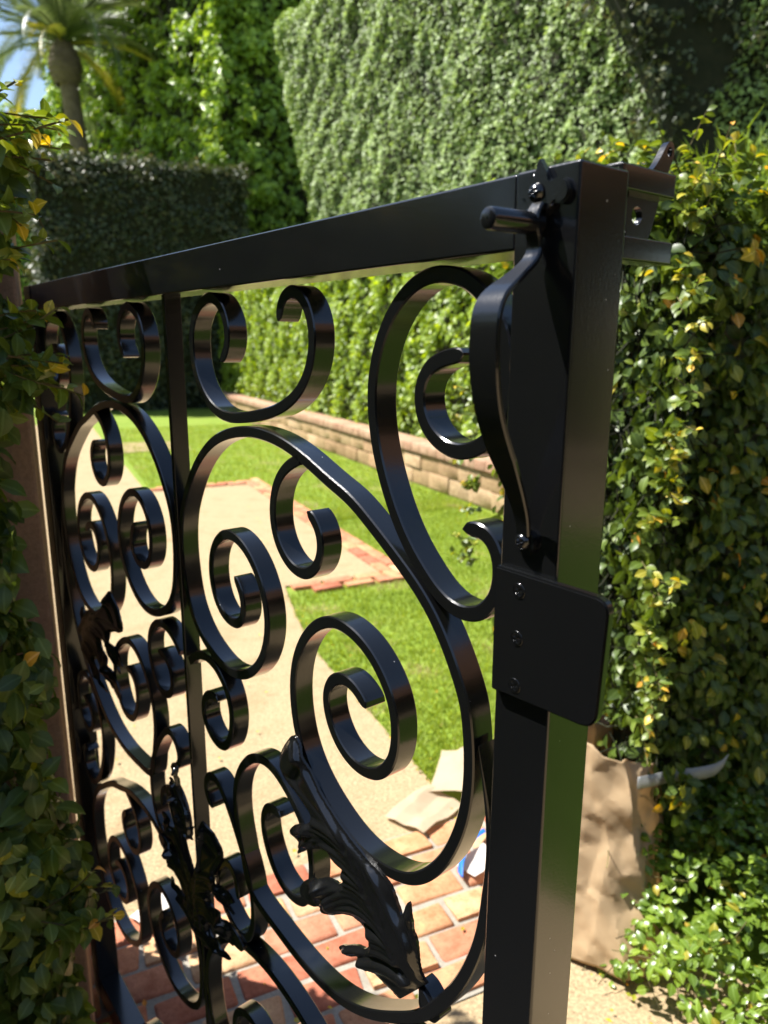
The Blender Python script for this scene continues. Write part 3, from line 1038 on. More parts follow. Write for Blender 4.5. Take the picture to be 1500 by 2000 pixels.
# low glossy shrub in the lower right corner
def ground_cover():
    r = np.random.default_rng(41)
    t = empty('low_shrub', 'low glossy light green shrub at the foot of the ivy, lower right', 'shrub')
    n = 15000
    c = r.uniform(1.2, 3.4, n)
    g = r.uniform(.35, 1.36, n)
    wv = Waves(.2, 10, 5)
    P0 = c[:, None] * CV + g[:, None] * GV
    lim = 1.165 + .10 * np.clip((g - .75) / .5, -1, 1) * 0 + .05 * np.sin(g * 17) + np.clip(.95 - g, 0, 1) * .22
    q = np.clip((c - lim) / .34, 0, 1)
    h = .05 + .25 * np.sqrt(q) + .05 * wv(P0) + .10 * np.clip((g - .95) / .35, 0, 1) * q
    h *= np.clip((g - .30) / .25, 0, 1) ** .5
    keep = c > lim
    depth = np.abs(r.normal(0, .035, n))
    P = P0 + UP * np.maximum(h - depth, .012)[:, None]
    slope = np.stack([-(1 - q) * .8, np.zeros(n)], 1)
    nn = UP[None] * 1.0 + slope[:, :1] * CV - GV * .25 + r.normal(0, .42, (n, 3))
    ax = r.normal(0, 1, (n, 3))
    S = .030 * r.uniform(.6, 1.25, n)
    R = np.clip(r.beta(2.2, 2, n) * .85 + .06 * wv(P0), 0, .9)
    yl = r.uniform(0, 1, n) < .03
    R[yl] = r.uniform(.93, .999, yl.sum())
    P, nn, ax, S, R, o = P[keep], nn[keep], ax[keep], S[keep], R[keep], (depth < .03)[keep]
    foliage_with_leaves(t, P, nn, ax, S, R, COVER, o)
    lines = []
    for _ in range(420):
        i = r.integers(len(P))
        b = P[i].copy()
        e = b + r.normal(0, .05, 3)
        e[2] = max(b[2] + r.uniform(-.08, .02), .01)
        lines.append(np.array([b, (b + e) / 2 + r.normal(0, .006, 3), e]))
    stems_mesh('stem', lines, .0014, t)
ground_cover()

# ------------------------------------------------------------------ the gate
gate = empty('garden_gate', 'black wrought iron garden gate of big scrolls, standing ajar towards the viewer', 'gate', (GATE_X, GATE_Y, 0))
gate.matrix_world = Matrix.Translation((GATE_X, GATE_Y, EYE)) @ Matrix.Rotation(math.radians(90) + PSI, 4, 'Z') @ Matrix.Rotation(-math.atan(SAG), 4, 'Y')
# local axes: x runs along the gate from the latch edge to the hinges, y out of the face towards the viewer's left, z up
ZT, ZB = .112, -1.615
SC, TUBE = .692, .0505
WID = 2 * SC

def gbox(name, lo, hi, bev=.0022, parent=None, mat=None):
    bm = bmesh.new()
    bm_box(bm, lo, hi, bev, 2)
    return obj_bm(name, bm, mat or PAINT, parent or gate, True, 75)

gbox('lock_stile', (0, -TUBE, ZB), (.0525, 0, ZT))
gbox('hinge_stile', (WID - .0525, -TUBE, ZB), (WID, 0, ZT))
gbox('top_rail', (.0520, -TUBE + .0012, ZT - .0488), (WID - .052, -.0012, ZT - .0003))
gbox('bottom_rail', (.0520, -TUBE + .0012, ZB + .001), (WID - .052, -.0012, ZB + .06))
gbox('center_bar', (SC - .0048, -.0375, ZB + .05), (SC + .0048, -.0135, ZT - .047), .001)


def bar(pts, thick=.0132, y0=-.0130, y1=-.0380, taper=(1, 1), ch=.0014):
    P, d = smooth_path([(a / 1e4, b / 1e4) for a, b in pts])
    T = np.gradient(P, axis=0)
    T /= np.linalg.norm(T, axis=1)[:, None]
    Nn = np.stack([-T[:, 1], T[:, 0]], 1)
    th = np.full(len(P), thick / 2)
    L = d[-1]
    e = .013
    for side, on in ((0, taper[0]), (1, taper[1])):
        if on == 2:
            q = np.clip((d if side == 0 else L - d) / .14, 0, 1)
            th *= .04 + .96 * q
        elif on:
            q = np.clip((d if side == 0 else L - d) / e, 0, 1)
            th *= .14 + .86 * np.sqrt(1 - (1 - q) ** 2)
    V, Q = [], []
    for p, n, h in zip(P, Nn, th):
        c = min(ch, h * .5)
        for o, y in ((-h + c, y0), (h - c, y0), (h, y0 - c), (h, y1 + c), (h - c, y1), (-h + c, y1), (-h, y1 + c), (-h, y0 - c)):
            V.append((p[0] + n[0] * o, y, p[1] + n[1] * o))
    for i in range(len(P) - 1):
        for j in range(8):
            Q.append((i * 8 + j, i * 8 + (j + 1) % 8, i * 8 + 8 + (j + 1) % 8, i * 8 + 8 + j))
    k = (len(P) - 1) * 8
    return np.array(V), np.array(Q), [tuple(range(7, -1, -1)), tuple(range(k, k + 8))]


def scroll(pts, mirror=False, dz=0, flip=None, taper=(1, 1)):
    V, Q, caps = bar(pts, taper=taper)
    bm = bmesh.new()
    vv = [bm.verts.new(v) for v in V]
    for q in Q:
        bm.faces.new([vv[i] for i in q])
    for c in caps:
        bm.faces.new([vv[i] for i in c])
    for v in bm.verts:
        if flip is not None:
            v.co.z = flip - v.co.z
        v.co.z += dz
        if mirror:
            v.co.x = 2 * SC - v.co.x
    return obj_bm('scroll', bm, PAINT, gate, True, 30, False)

DZ = -.754
for mir in (False, True):
    for key in ('crown', 'side', 'great', 'hook', 'curl', 'heart', 'link'):
        tp = {'hook': (0, 1), 'curl': (0, 1), 'heart': (2, 1)}.get(key, (1, 1))
        scroll(SCROLLS[key], mir, taper=tp)
    for key in ('side', 'great', 'hook'):
        scroll(SCROLLS[key], mir, dz=DZ, taper={'hook': (0, 1)}.get(key, (1, 1)))
    scroll(SCROLLS['crown'], mir, flip=ZB + .06 + .0645)


# acanthus leaves: one beaten sheet whose ribs run from the foot out into curled lobes
LEAF_EDGE = [(1762,-6595),(1990,-6611),(2220,-6628),(2425,-6723),(2540,-6753),(2490,-6627),(2697,-6773),(2880,-6809),(2734,-6643),(2516,-6493),(2346,-6411),(2272,-6283),(2317,-6206),(2399,-6163),(2511,-6165),(2617,-6188),(2847,-6318),(3102,-6512),(3256,-6585),(3276,-6521),(3413,-6617),(3599,-6681),(3714,-6613),(3646,-6437),(3465,-6254),(3194,-6062),(2980,-5957),(2837,-5915),(2765,-5822),(2783,-5735),(2841,-5681),(2941,-5659),(3064,-5649),(3223,-5700),(3424,-5816),(3600,-5966),(3758,-6092),(3692,-5938),(3736,-5894),(3927,-5894),(3810,-5726),(3593,-5573),(3408,-5439),(3438,-5355),(3580,-5299),(3737,-5241),(3924,-5201),(4077,-5127),(4116,-4980),(4005,-4754),(3852,-4582),(3719,-4461),(3607,-4482),(3481,-4617),(3316,-4781),(3092,-4954),(2730,-5119),(2387,-5238),(2099,-5299),(1931,-5351),(1825,-5482),(1752,-5568),(1713,-5487),(1659,-5355),(1604,-5439),(1572,-5516),(1578,-5615),(1516,-5727),(1466,-6033),(1403,-6144)]
LEAF_SPINE = [(1538,-6359),(1790,-5964),(2143,-5665),(2638,-5298),(3125,-5004),(3487,-4737),(3744,-4505)]


LEAF_RIBS = [
    # rib line, ridge height, swelling at the tip
    ([(1470, -6234), (1741, -5903), (2091, -5608), (2581, -5244), (3063, -4953), (3421, -4689), (3607, -4441)], .0050, .002),
    ([(1500, -6241), (1716, -6060), (2094, -6170), (2461, -6400), (2790, -6700)], .0045, .004),
    ([(1520, -6262), (1755, -6290), (2095, -6430), (2323, -6610), (2464, -6660)], .0040, .003),
    ([(1490, -6200), (1660, -6020), (1880, -5800), (2249, -5680), (2738, -5820), (3100, -6100), (3330, -6330)], .0050, .013),
    ([(1500, -6220), (1690, -6060), (1922, -5890), (2251, -5860), (2596, -5960), (2952, -6260), (3100, -6430)], .0045, .006),
    ([(1480, -6190), (1690, -5960), (1964, -5720), (2309, -5440), (2777, -5370), (3186, -5440), (3484, -5540), (3700, -5660)], .0050, .008),
    ([(1485, -6195), (1720, -5970), (2049, -5690), (2355, -5510), (2731, -5490), (3138, -5590), (3420, -5800), (3590, -5990)], .0045, .004),
    ([(2250, -5430), (2700, -5130), (3150, -4850), (3500, -4700), (3700, -4600)], .0040, .006),
    ([(1440, -6180), (1600, -5850), (1900, -5600), (2250, -5340), (2700, -5060), (3100, -4800)], .0040, .0),
    ([(1403, -6120), (1475, -5820), (1545, -5600), (1570, -5430)], .0040, .002),
]


def leaf_mesh():
    from mathutils.geometry import delaunay_2d_cdt
    E = resample(catmull(np.array(LEAF_EDGE) / 1e4, 8), .0013)[0]
    step = .0016
    x0, z0 = E.min(0)
    x1, z1 = E.max(0)
    gx, gz = np.meshgrid(np.arange(x0, x1, step), np.arange(z0, z1, step))
    gx = gx + (np.arange(gx.shape[0]) % 2)[:, None] * step / 2
    G = np.stack([gx.ravel(), gz.ravel()], 1)
    # even-odd test and clearance from the edge
    a, b = E, np.roll(E, -1, 0)
    cr = ((a[None, :, 1] > G[:, None, 1]) != (b[None, :, 1] > G[:, None, 1]))
    xi = a[None, :, 0] + (G[:, None, 1] - a[None, :, 1]) * (b - a)[None, :, 0] / ((b - a)[None, :, 1] + 1e-12)
    inside = (cr & (G[:, None, 0] < xi)).sum(1) % 2 == 1
    clear = np.linalg.norm(G[:, None] - E[None], axis=2).min(1)
    G = G[inside & (clear > .0011)]
    pts = np.vstack([E, G])
    loop = list(range(len(E)))
    vo, eo, fo, *_ = delaunay_2d_cdt([Vector(p) for p in pts], [], [loop], 1, 1e-7)
    P = np.array([v[:] for v in vo])
    F = np.array([f[:] for f in fo if len(f) == 3])
    Ef = resample(np.vstack([E, E[:1]]), .0003)[0]
    edge = np.concatenate([np.linalg.norm(q[:, None] - Ef[None], axis=2).min(1) for q in np.array_split(P, 8)])
    bulge = np.zeros(len(P))
    lines = []
    for pts_, amp, tip in LEAF_RIBS:
        R = resample(catmull(np.array(pts_) / 1e4, 10), .0012)[0]
        T = np.gradient(R, axis=0)
        T /= np.linalg.norm(T, axis=1)[:, None]
        Nr = np.stack([-T[:, 1], T[:, 0]], 1)
        s = np.linspace(0, 1, len(R))[:, None]
        offs = (-1, 0, 1) if amp > .0044 else (0,)
        for k in offs:
            lines.append(R + Nr * k * (.0022 + .0048 * np.sin(s * 2.6)))
        q = R[int(len(R) * .90)]
        bulge += tip * np.exp(-(np.linalg.norm(P - q, axis=1) / .010) ** 2)
    D = np.stack([np.linalg.norm(P[:, None] - L[None], axis=2).min(1) for L in lines], 1)
    D.sort(1)
    d1, d2 = D[:, 0], D[:, 1]
    round_ = np.sin(np.clip(edge / .010, 0, 1) * math.pi / 2)
    ease = np.clip((edge - .0015) / .004, 0, 1)
    y = -.013 + .0055 * round_ + ease * (.0046 * np.sqrt(np.clip(1 - (d1 / .0065) ** 2, 0, 1)) - .0046 * np.exp(-((d2 - d1) / .0024) ** 2)) + bulge
    sp = np.linalg.norm(P[:, None] - resample(catmull(np.array(LEAF_SPINE) / 1e4, 10), .002)[0][None], axis=2).min(1)
    y += .0035 * np.exp(-(sp / .02) ** 2)
    foot = np.linalg.norm(P - np.array([.1475, -.6234]), axis=1)
    y -= .006 * np.exp(-(foot / .02) ** 2)
    # even out the relief a little
    for _ in range(4):
        nb = np.zeros(len(P)); yy = np.zeros(len(P))
        for i, j in ((0, 1), (1, 2), (2, 0)):
            np.add.at(yy, F[:, i], y[F[:, j]]); np.add.at(nb, F[:, i], 1)
            np.add.at(yy, F[:, j], y[F[:, i]]); np.add.at(nb, F[:, j], 1)
        y = .5 * y + .5 * yy / np.maximum(nb, 1)
    n = len(P)
    V = np.concatenate([np.stack([P[:, 0], y, P[:, 1]], 1), np.stack([P[:, 0], y - .0032, P[:, 1]], 1)])
    # orientation: front faces look along +y
    A, B, C = P[F[:, 0]], P[F[:, 1]], P[F[:, 2]]
    ccw = ((B - A)[:, 0] * (C - A)[:, 1] - (B - A)[:, 1] * (C - A)[:, 0]) > 0
    F[ccw] = F[ccw][:, ::-1]
    k = {}
    for f in F:
        for i, j in ((0, 1), (1, 2), (2, 0)):
            k[(f[i], f[j])] = 1
    rim = [(j, i, i + n, j + n) for (i, j) in k if (j, i) not in k]
    return V, [F, F[:, ::-1] + n, np.array(rim)]

LV, LQ = leaf_mesh()
def acanthus(fn):
    V = LV.copy()
    V = fn(V)
    o = obj_np('acanthus_leaf', V, LQ, PAINT, gate, smooth=True)
    o.data.set_sharp_from_angle(angle=math.radians(48))
    return o
def mirrored(V):
    V = V.copy()
    V[:, 0] = 2 * SC - V[:, 0]
    return V
acanthus(lambda V: V)
acanthus(mirrored)
def about(V, ang, s, x, z):
    """turn the leaf about its foot, scale it and stand it at x, z"""
    q = V - np.array([.147, 0, -.6234])
    ca, sa = math.cos(ang), math.sin(ang)
    X = q[:, 0] * ca - q[:, 2] * sa
    Z = q[:, 0] * sa + q[:, 2] * ca
    return np.stack([X * s + x, V[:, 1] * .9 + .002, Z * s + z], 1)
centre = lambda V: about(V, math.radians(38), .86, SC - .012, -.955)
acanthus(centre)
acanthus(lambda V: mirrored(centre(V)))
acanthus(lambda V: about(V, math.radians(38), .42, SC - .006, -.80) * np.array([1, .8, 1]) + np.array([0, .006, .03]))
def dome(name, x, z, y, R, hgt, parent, sunk=False):
    """round screw head with a cross slot, on the face at depth y"""
    nr, na = 14, 40
    V = [(x, y + hgt - .0012, z)]
    for i in range(1, nr + 1):
        f = i / nr
        for j in range(na):
            a = 6.2832 * j / na
            lx, lz = R * f * math.cos(a), R * f * math.sin(a)
            h = hgt * math.sqrt(max(0, 1 - (f * .98) ** 2)) if not sunk else hgt * (.55 if f < .72 else (.0 if f < .82 else (1 - (f - .82) / .18)))
            ra = a + .5
            cx, cz = abs(R * f * math.cos(ra)), abs(R * f * math.sin(ra))
            if (cx < R * .13 or cz < R * .13) and f < .55:
                h -= .0016
            V.append((x + lx, y + h, z + lz))
    F3 = [(0, 1 + j, 1 + (j + 1) % na) for j in range(na)]
    Q = [(1 + i * na + j, 1 + (i + 1) * na + j, 1 + (i + 1) * na + (j + 1) % na, 1 + i * na + (j + 1) % na) for i in range(nr - 1) for j in range(na)]
    return obj_np(name, np.array(V), [np.array(F3), np.array(Q)], PAINT, parent, smooth=True)


def plate(name, outline, y0, y1, parent, bev=.0012, mat=None, sharp=35):
    """flat plate from an outline in x, z"""
    bm = bmesh.new()
    a = [bm.verts.new((x, y0, z)) for x, z in outline]
    f = bm.faces.new(a)
    r = bmesh.ops.extrude_face_region(bm, geom=[f])
    vv = [e for e in r['geom'] if isinstance(e, bmesh.types.BMVert)]
    for v in vv:
        v.co.y = y1
    if bev:
        ed = [e for e in bm.edges if all(abs(v.co.y - y1) < 1e-6 for v in e.verts)]
        bmesh.ops.bevel(bm, geom=ed, offset=bev, segments=2, affect='EDGES')
    return obj_bm(name, bm, mat or PAINT, parent, True, sharp)


def rounded(pts, radii, n=8):
    out = []
    m = len(pts)
    for i in range(m):
        p, a, b = np.array(pts[i]), np.array(pts[i - 1]), np.array(pts[(i + 1) % m])
        R = radii[i]
        if R <= 0:
            out.append(tuple(p)); continue
        u, v = (a - p) / np.linalg.norm(a - p), (b - p) / np.linalg.norm(b - p)
        s, e = p + u * R, p + v * R
        for k in range(n + 1):
            f = k / n
            out.append(tuple((1 - f) ** 2 * s + 2 * f * (1 - f) * p + f * f * e))
    return out

# strike plate with three countersunk screws
sp = plate('strike_plate', rounded([(.0518, -.157), (-.0472, -.1568), (-.0435, -.2496), (.0512, -.2552)], [.0015, .012, .014, .002]), .0004, .0066, gate, .0014)
for z in (-.1705, -.2066, -.2438):
    dome('screw', .0278, z, .0062, .0062, .0012, sp, True)

# thumb latch: fleur-de-lis back plate, strap grip, thumb piece, foot
lp = [(.0290, .1160), (.0335, .1085), (.0345, .1035), (.0385, .1055), (.0440, .1035), (.0462, .0975), (.0430, .0920), (.0395, .0935), (.0400, .0890), (.0370, .0850), (.0330, .0810),
      (.0290, .0790), (.0230, .0800), (.0185, .0850), (.0165, .0895), (.0130, .0870), (.0070, .0885), (.0048, .0950), (.0080, .1015), (.0140, .1035), (.0195, .1015), (.0215, .1045), (.0240, .1090)]
lp = [tuple(p) for p in smooth_path(lp + [lp[0]], .0012, .0011)[0][:-1]]
latch = plate('latch_handle', lp, .0003, .0048, gate, .0012, sharp=50)
dome('screw', .0298, .0957, .0046, .0058, .0052, latch)

def strap():
    cl = [(.0060, .088), (.0120, .080), (.0085, .068), (.0070, .058), (.0150, .0505), (.0300, .0405), (.0430, .0320), (.0490, .0230), (.0505, .0110), (.0503, -.0100), (.0455, -.0370), (.0365, -.0590), (.0245, -.0810), (.0125, -.1030), (.0065, -.1180), (.0045, -.1290)]
    P, d = smooth_path(cl, .002, .0035)
    t = d / d[-1]
    T = np.gradient(P, axis=0)
    T /= np.linalg.norm(T, axis=1)[:, None]
    Nn = np.stack([-T[:, 1], T[:, 0]], 1)
    hw = np.interp(t, [0, .1, .2, .26, .34, .5, .75, .9, 1], [.0050, .0060, .0075, .0098, .0122, .0126, .0112, .0072, .0056])
    V, Q = [], []
    h = .0021
    for p, n, w in zip(P, Nn, hw):
        c = .0011
        for x, o in ((-w + c, h), (w - c, h), (w, h - c), (w, -h + c), (w - c, -h), (-w + c, -h), (-w, -h + c), (-w, h - c)):
            V.append((.0272 + x, p[0] + n[0] * o, p[1] + n[1] * o))
    for i in range(len(P) - 1):
        for j in range(8):
            Q.append((i * 8 + j, i * 8 + 8 + j, i * 8 + 8 + (j + 1) % 8, i * 8 + (j + 1) % 8))
    me = mesh_np('grip', np.array(V), [np.array(Q)], PAINT, smooth=True)
    me.set_sharp_from_angle(angle=math.radians(28))
    return link(bpy.data.objects.new('grip', me), latch)
strap()

def rod(name, a, b, R, parent, cap=.12, na=28, mat=None):
    a, b = np.array(a, float), np.array(b, float)
    d = (b - a) / np.linalg.norm(b - a)
    L = np.linalg.norm(b - a)
    s = np.cross(d, [.1, .2, .97]); s /= np.linalg.norm(s)
    q = np.cross(d, s)
    prof = [(0, R * .2), (0, R), (L - R * .3, R), (L - R * .1, R * .92), (L, R * .72), (L, R * .1)]
    V, Q = [], []
    for x, rr in prof:
        for j in range(na):
            t = 6.2832 * j / na
            V.append(a + d * x + rr * (s * math.cos(t) + q * math.sin(t)))
    for i in range(len(prof) - 1):
        for j in range(na):
            Q.append((i * na + j, i * na + (j + 1) % na, (i + 1) * na + (j + 1) % na, (i + 1) * na + j))
    me = mesh_np(name, np.array(V), [np.array(Q)], mat or PAINT, smooth=True)
    me.set_sharp_from_angle(angle=math.radians(40))
    return link(bpy.data.objects.new(name, me), parent)
rod('thumb_piece', (.0285, .004, .0768), (.0285, .0505, .0760), .0070, latch)
foot = [(.0272 + .0098 * math.cos(a), -.1338 + .0105 * math.sin(a)) for a in np.linspace(0, 6.2832, 33)[:-1]]
plate('foot', foot, .0003, .0042, latch, .001, sharp=50)
dome('screw', .0280, -.1338, .0040, .0060, .0050, latch)

# welded foot of each big leaf on its scroll
for m in (0, 1):
    q = [(.154, -.621), (.142, -.622), (.130, -.630), (.122, -.642), (.130, -.655), (.146, -.661), (.154, -.645)]
    plate('leaf_foot', [((2 * SC - x) if m else x, z) for x, z in rounded(q, [.004] * 7, 4)], -.034, -.014, gate, .004, sharp=70)

# latch keeper on the back: two brackets and a drilled lever
bk = gbox('latch_keeper', (.006, -.0560, .050), (.036, -TUBE - .0003, .118), .001)
gbox('bracket', (.010, -.122, .1035), (.030, -.0555, .1200), .0015, bk)
gbox('bracket', (.010, -.124, .0585), (.030, -.0555, .0745), .0015, bk)
def lever():
    bm = bmesh.new()
    ol = [(-.128, .1330), (-.1285, .1400), (-.124, .1440), (-.119, .1415), (-.105, .1240), (-.088, .1150), (-.070, .110), (-.062, .098), (-.063, .078), (-.075, .066), (-.092, .066), (-.105, .078), (-.112, .098), (-.120, .118)]
    holes = [((-.1225, .1365), .0032), ((-.088, .090), .0062), ((-.073, .103), .0035), ((-.073, .076), .0035)]
    P = smooth_path(ol + [ol[0]], .0015, .0015)[0][:-1]
    edges = []
    def loop(pts):
        vv = [bm.verts.new((.0175, y, z)) for y, z in pts]
        for i in range(len(vv)):
            edges.append(bm.edges.new((vv[i], vv[(i + 1) % len(vv)])))
    loop([tuple(p) for p in P])
    for (y, z), R in holes:
        loop([(y + R * math.cos(a), z + R * math.sin(a)) for a in np.linspace(0, 6.2832, 21)[:-1]])
    r = bmesh.ops.triangle_fill(bm, edges=edges, use_beauty=True, use_dissolve=False)
    fs = [f for f in bm.faces]
    r = bmesh.ops.extrude_face_region(bm, geom=fs)
    for v in [e for e in r['geom'] if isinstance(e, bmesh.types.BMVert)]:
        v.co.x += .005
    return obj_bm('lever', bm, PAINT, bk, True, 40)
lever()
# hinges
for z in (.02, -.86, -1.48):
    h = rod('hinge', (WID + .010, -.020, z - .045), (WID + .010, -.020, z + .045), .0085, gate)
    gbox('hinge_leaf', (WID - .001, -.028, z - .018), (WID + .012, -.012, z - .006), .001, h)
    gbox('hinge_leaf', (WID - .001, -.028, z + .010), (WID + .012, -.012, z + .022), .001, h)

# ------------------------------------------------------------------ paper, tape and rags left by the painter
def crumple(name, loop_of_z, nz, na, mat, seed, amp, wl, label, cat, closed=True):
    V = []
    for i in range(nz + 1):
        V += list(loop_of_z(i / nz, na))
    V = np.array(V)
    N_ = np.stack([folds(V + k * 1.7, wl, 7, seed + k) for k in range(3)], 1)
    V = V + N_ * amp + np.stack([folds(V + 4.1 + k * 2.3, wl * .36, 5, seed + 20 + k) for k in range(3)], 1) * amp * .42
    V[:, 2] = np.maximum(V[:, 2], .022)
    m = na if closed else na - 1
    Q = [(i * na + j, i * na + (j + 1) % na, (i + 1) * na + (j + 1) % na, (i + 1) * na + j) for i in range(nz) for j in range(m)]
    o = obj_np(name, V, [np.array(Q)], mat, smooth=True)
    o.data.set_sharp_from_angle(angle=math.radians(26))
    return tag(o, label, cat)

def bag_loop(f, na):
    lo = [(1.00, 1.42), (1.09, 1.28), (1.20, 1.14), (1.30, 1.12), (1.38, 1.22), (1.44, 1.33), (1.38, 1.45), (1.18, 1.47)]
    mi = [(1.06, 1.45), (1.12, 1.36), (1.21, 1.24), (1.275, 1.19), (1.42, 1.26), (1.54, 1.36), (1.44, 1.46), (1.22, 1.48)]
    hi = [(1.11, 1.48), (1.15, 1.42), (1.21, 1.33), (1.258, 1.27), (1.40, 1.30), (1.54, 1.385), (1.44, 1.47), (1.26, 1.49)]
    zt = np.array([.62, .62, .605, .565, .525, .49, .51, .58])
    pts = []
    for k in range(8):
        a, b, c = np.array(lo[k]), np.array(mi[k]), np.array(hi[k])
        p = (1 - f) ** 2 * a + 2 * f * (1 - f) * (2 * b - .5 * (a + c)) + f * f * c
        pts.append((*p, .022 + (zt[k] - .022) * f))
    pts = np.array(pts)
    ring, _ = resample(np.vstack([pts, pts[:1]]), 1e-3)
    idx = np.linspace(0, len(ring) - 1, na + 1).astype(int)[:-1]
    return [W(c * 1.035, g * 1.05, z) for c, g, z in ring[idx]]
bag = crumple('paper_bag', bag_loop, 80, 200, KRAFT, 3, .055, .24, 'crumpled brown kraft paper bag standing against the foot of the ivy right of the gate', 'paper bag')

bag.data.set_sharp_from_angle(angle=math.radians(11))
md = bag.modifiers.new('thick', 'SOLIDIFY')
md.thickness = .0012

def ribbon(name, pts, wvec, mat, label, cat, n=24):
    P = catmull(pts, 8)
    V = []
    for i, p in enumerate(P):
        f = i / (len(P) - 1)
        w = np.asarray(wvec[0]) * (1 - f) + np.asarray(wvec[1]) * f
        V += [p - w / 2, p, p + w / 2 + np.array([0, 0, .002])]
    V = np.array(V)
    k = len(P)
    Q = [(3 * i + j, 3 * i + j + 1, 3 * i + 4 + j, 3 * i + 3 + j) for i in range(k - 1) for j in range(2)]
    o = obj_np(name, V, [np.array(Q)], mat, smooth=True)
    md = o.modifiers.new('thick', 'SOLIDIFY')
    md.thickness = .0012
    return tag(o, label, cat)
ribbon('masking_tape', [W(1.315, 1.285, .535), W(1.40, 1.30, .515), W(1.48, 1.315, .497), W(1.53, 1.29, .503), W(1.575, 1.265, .520), W(1.60, 1.255, .545)],
       (np.array([0, 0, .034]), np.array([.012, 0, .04])), TAPE, 'frosted strip of masking tape sticking out from the top of the kraft paper bag', 'tape')

def paper_sheet(name, c, g, yaw, lu, lv, mat, amp, seed, label, cat, z=.03, wl=.14, lift=None):
    n = 34
    a, b = np.meshgrid(np.linspace(-.5, .5, n), np.linspace(-.5, .5, n))
    ca, sa = math.cos(yaw), math.sin(yaw)
    C = c + (a * lu * ca - b * lv * sa).ravel()
    G = g + (a * lu * sa + b * lv * ca).ravel()
    P = np.array([W(x, y, z) for x, y in zip(C, G)])
    h = folds(P, wl, 6, seed)
    P[:, 2] += np.maximum(h * amp * 2 + amp * .3, -.004)
    if lift is not None:
        P[:, 2] += lift(a.ravel(), b.ravel())
    P[:, :2] += np.stack([folds(P + 5, wl, 5, seed + 1), folds(P + 9, wl, 5, seed + 2)], 1) * amp * .6
    Q = [(i * n + j, i * n + j + 1, (i + 1) * n + j + 1, (i + 1) * n + j) for i in range(n - 1) for j in range(n - 1)]
    o = obj_np(name, P, [np.array(Q)], mat, smooth=True)
    o.data.set_sharp_from_angle(angle=math.radians(12))
    return tag(o, label, cat)
paper_sheet('paper_sheet', 1.10, 2.06, .42, .24, .17, PALE, .024, 5, 'pale crumpled paper sheet on the path where sand meets brick', 'paper')
paper_sheet('paper_sheet', 1.34, 2.17, .9, .30, .24, PALE, .05, 6, 'heap of creamy crumpled paper at the near tip of the lawn', 'paper', wl=.2, lift=lambda a, b: .10 * np.exp(-((a - .1) ** 2 + b ** 2) * 9))
paper_sheet('paper_scrap', 1.125, 1.735, .3, .14, .09, WHITEP, .010, 7, 'white scrap of paper lying on the bricks by the latch edge', 'paper', z=.042)
ribbon('blue_tape', [W(1.035, 1.70, .046), W(1.06, 1.735, .064), W(1.11, 1.785, .068), W(1.17, 1.825, .06), W(1.22, 1.85, .05)],
       (np.array([.012, -.034, .004]), np.array([.004, -.03, .006])), BLUE, 'bright blue strip of painter tape on the white scrap', 'tape')
paper_sheet('paper_scrap', .16, 1.95, .5, .12, .10, WHITEP, .02, 9, 'small white crumpled paper lying behind the bottom of the gate', 'paper', z=.03)

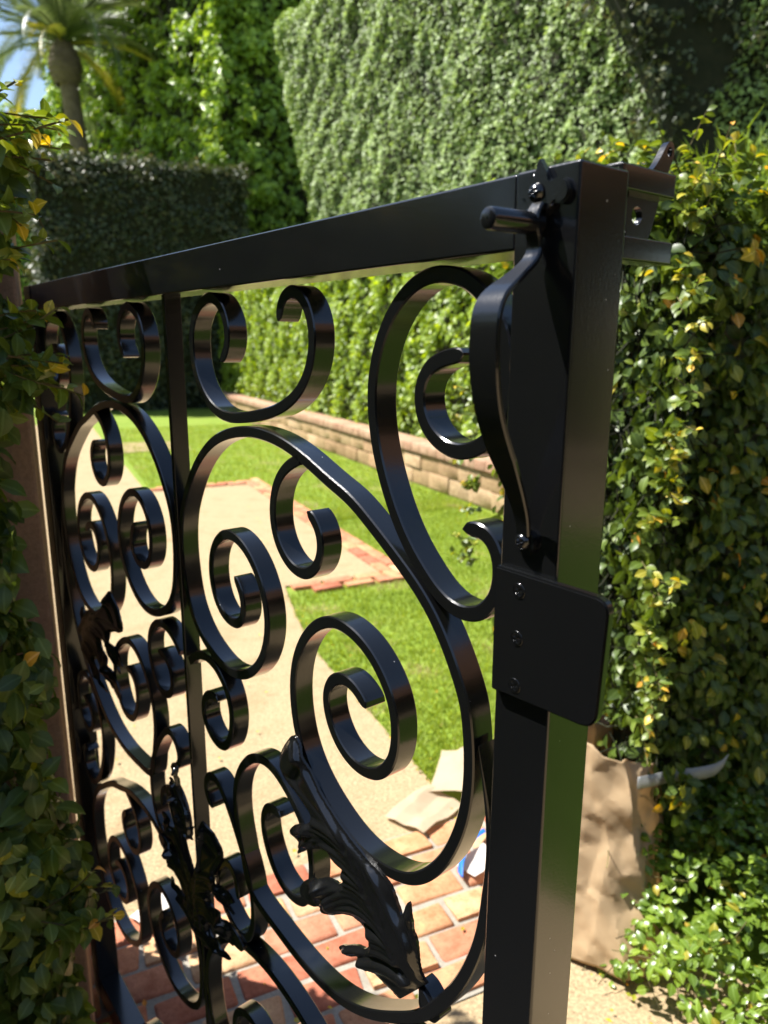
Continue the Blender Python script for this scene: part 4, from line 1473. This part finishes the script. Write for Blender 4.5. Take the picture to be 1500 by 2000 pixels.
# fallen leaves and crumbs on the sand and the bricks
r_ = np.random.default_rng(77)
n_ = 420
c_ = r_.uniform(-1.0, 2.0, n_)
g_ = 1.0 + 6.5 * r_.uniform(0, 1, n_) ** 1.4
c_ = np.where(r_.uniform(0, 1, n_) < .35, np.interp(g_, [1, 4.75, 9], [1.2, 1.38, 2.1]) + r_.normal(0, .05, n_), c_)
P_ = np.array([W(a, b, .028) for a, b in zip(c_, g_)])
V_, F_, A_ = leaf_cloud(P_, UP + r_.normal(0, .25, (n_, 3)), r_.normal(0, 1, (n_, 3)), r_.uniform(.008, .024, n_), r_.uniform(.75, 1, n_), COARSE)
tag(obj_np('leaf_litter', V_, F_, IVY, attr=A_), kind='stuff')

# ------------------------------------------------------------------ unseen surroundings added to darken and tint the reflections in the paint
low = empty('unseen_wall', 'low tan stucco wall out of view, added for a brown band in the reflections', 'wall')  # unseen wall, added for the brown band reflected in the stile
bmw = bmesh.new()
bm_box(bmw, (6.3, -9.0, -.05), (6.55, 1.4, .62), .01)
obj_bm('wall', bmw, HOUSEW, low)
bmw = bmesh.new()
bm_box(bmw, (6.25, -9.05, .622), (6.6, 1.45, .69), .01)
obj_bm('coping', bmw, HOUSEW, low)
unseen_house = empty('unseen_house', 'unseen tan building with a deep porch, added to darken reflections in the stile', 'unseen_house')
def hb(name, lo, hi, mat, parent, bev=.01):
    bm = bmesh.new()
    bm_box(bm, lo, hi, bev)
    return obj_bm(name, bm, mat, parent)
hb('wall', (8.6, -10, -.05), (13, 1.3, 3.05), HOUSEW, unseen_house)
hb('roof', (6.0, -10.5, 3.052), (13.5, 2.2, 4.3), ROOF, unseen_house)  # deep overhang added so the wall below reflects dark
for y in (-9.6, -6.0, -2.4, 1.1):
    hb('porch_column', (6.7, y - .14, -.05), (6.98, y + .14, 3.05), HOUSEW, unseen_house)
for y in (-8, -4.2, -.6):
    w_ = hb('window', (8.54, y - .7, .6), (8.598, y + .7, 2.5), STEEL, unseen_house)
    hb('pane', (8.52, y - .62, .68), (8.538, y + .62, 2.42), DARKG, w_)
simple_hedge('unseen_hedge', 'tall dark hedge out of view at left, added to darken reflections in the gate face', np.array([-2.7, -9.0, 0]), np.array([0, 1.0, 0]), 9.6, 3.3, 1.0, HEDGE_DARK, 60, .17, .8, .1, .1, 52)  # both hedges are unseen, added to darken the paint's reflections
simple_hedge('unseen_hedge', 'tall dark hedge out of view behind, added to darken reflections in the latch', np.array([5.0, -8.0, 0]), np.array([-1.0, 0, 0]), 8.0, 4.2, 1.0, HEDGE_DARK, 45, .2, .8, .1, .1, 53)
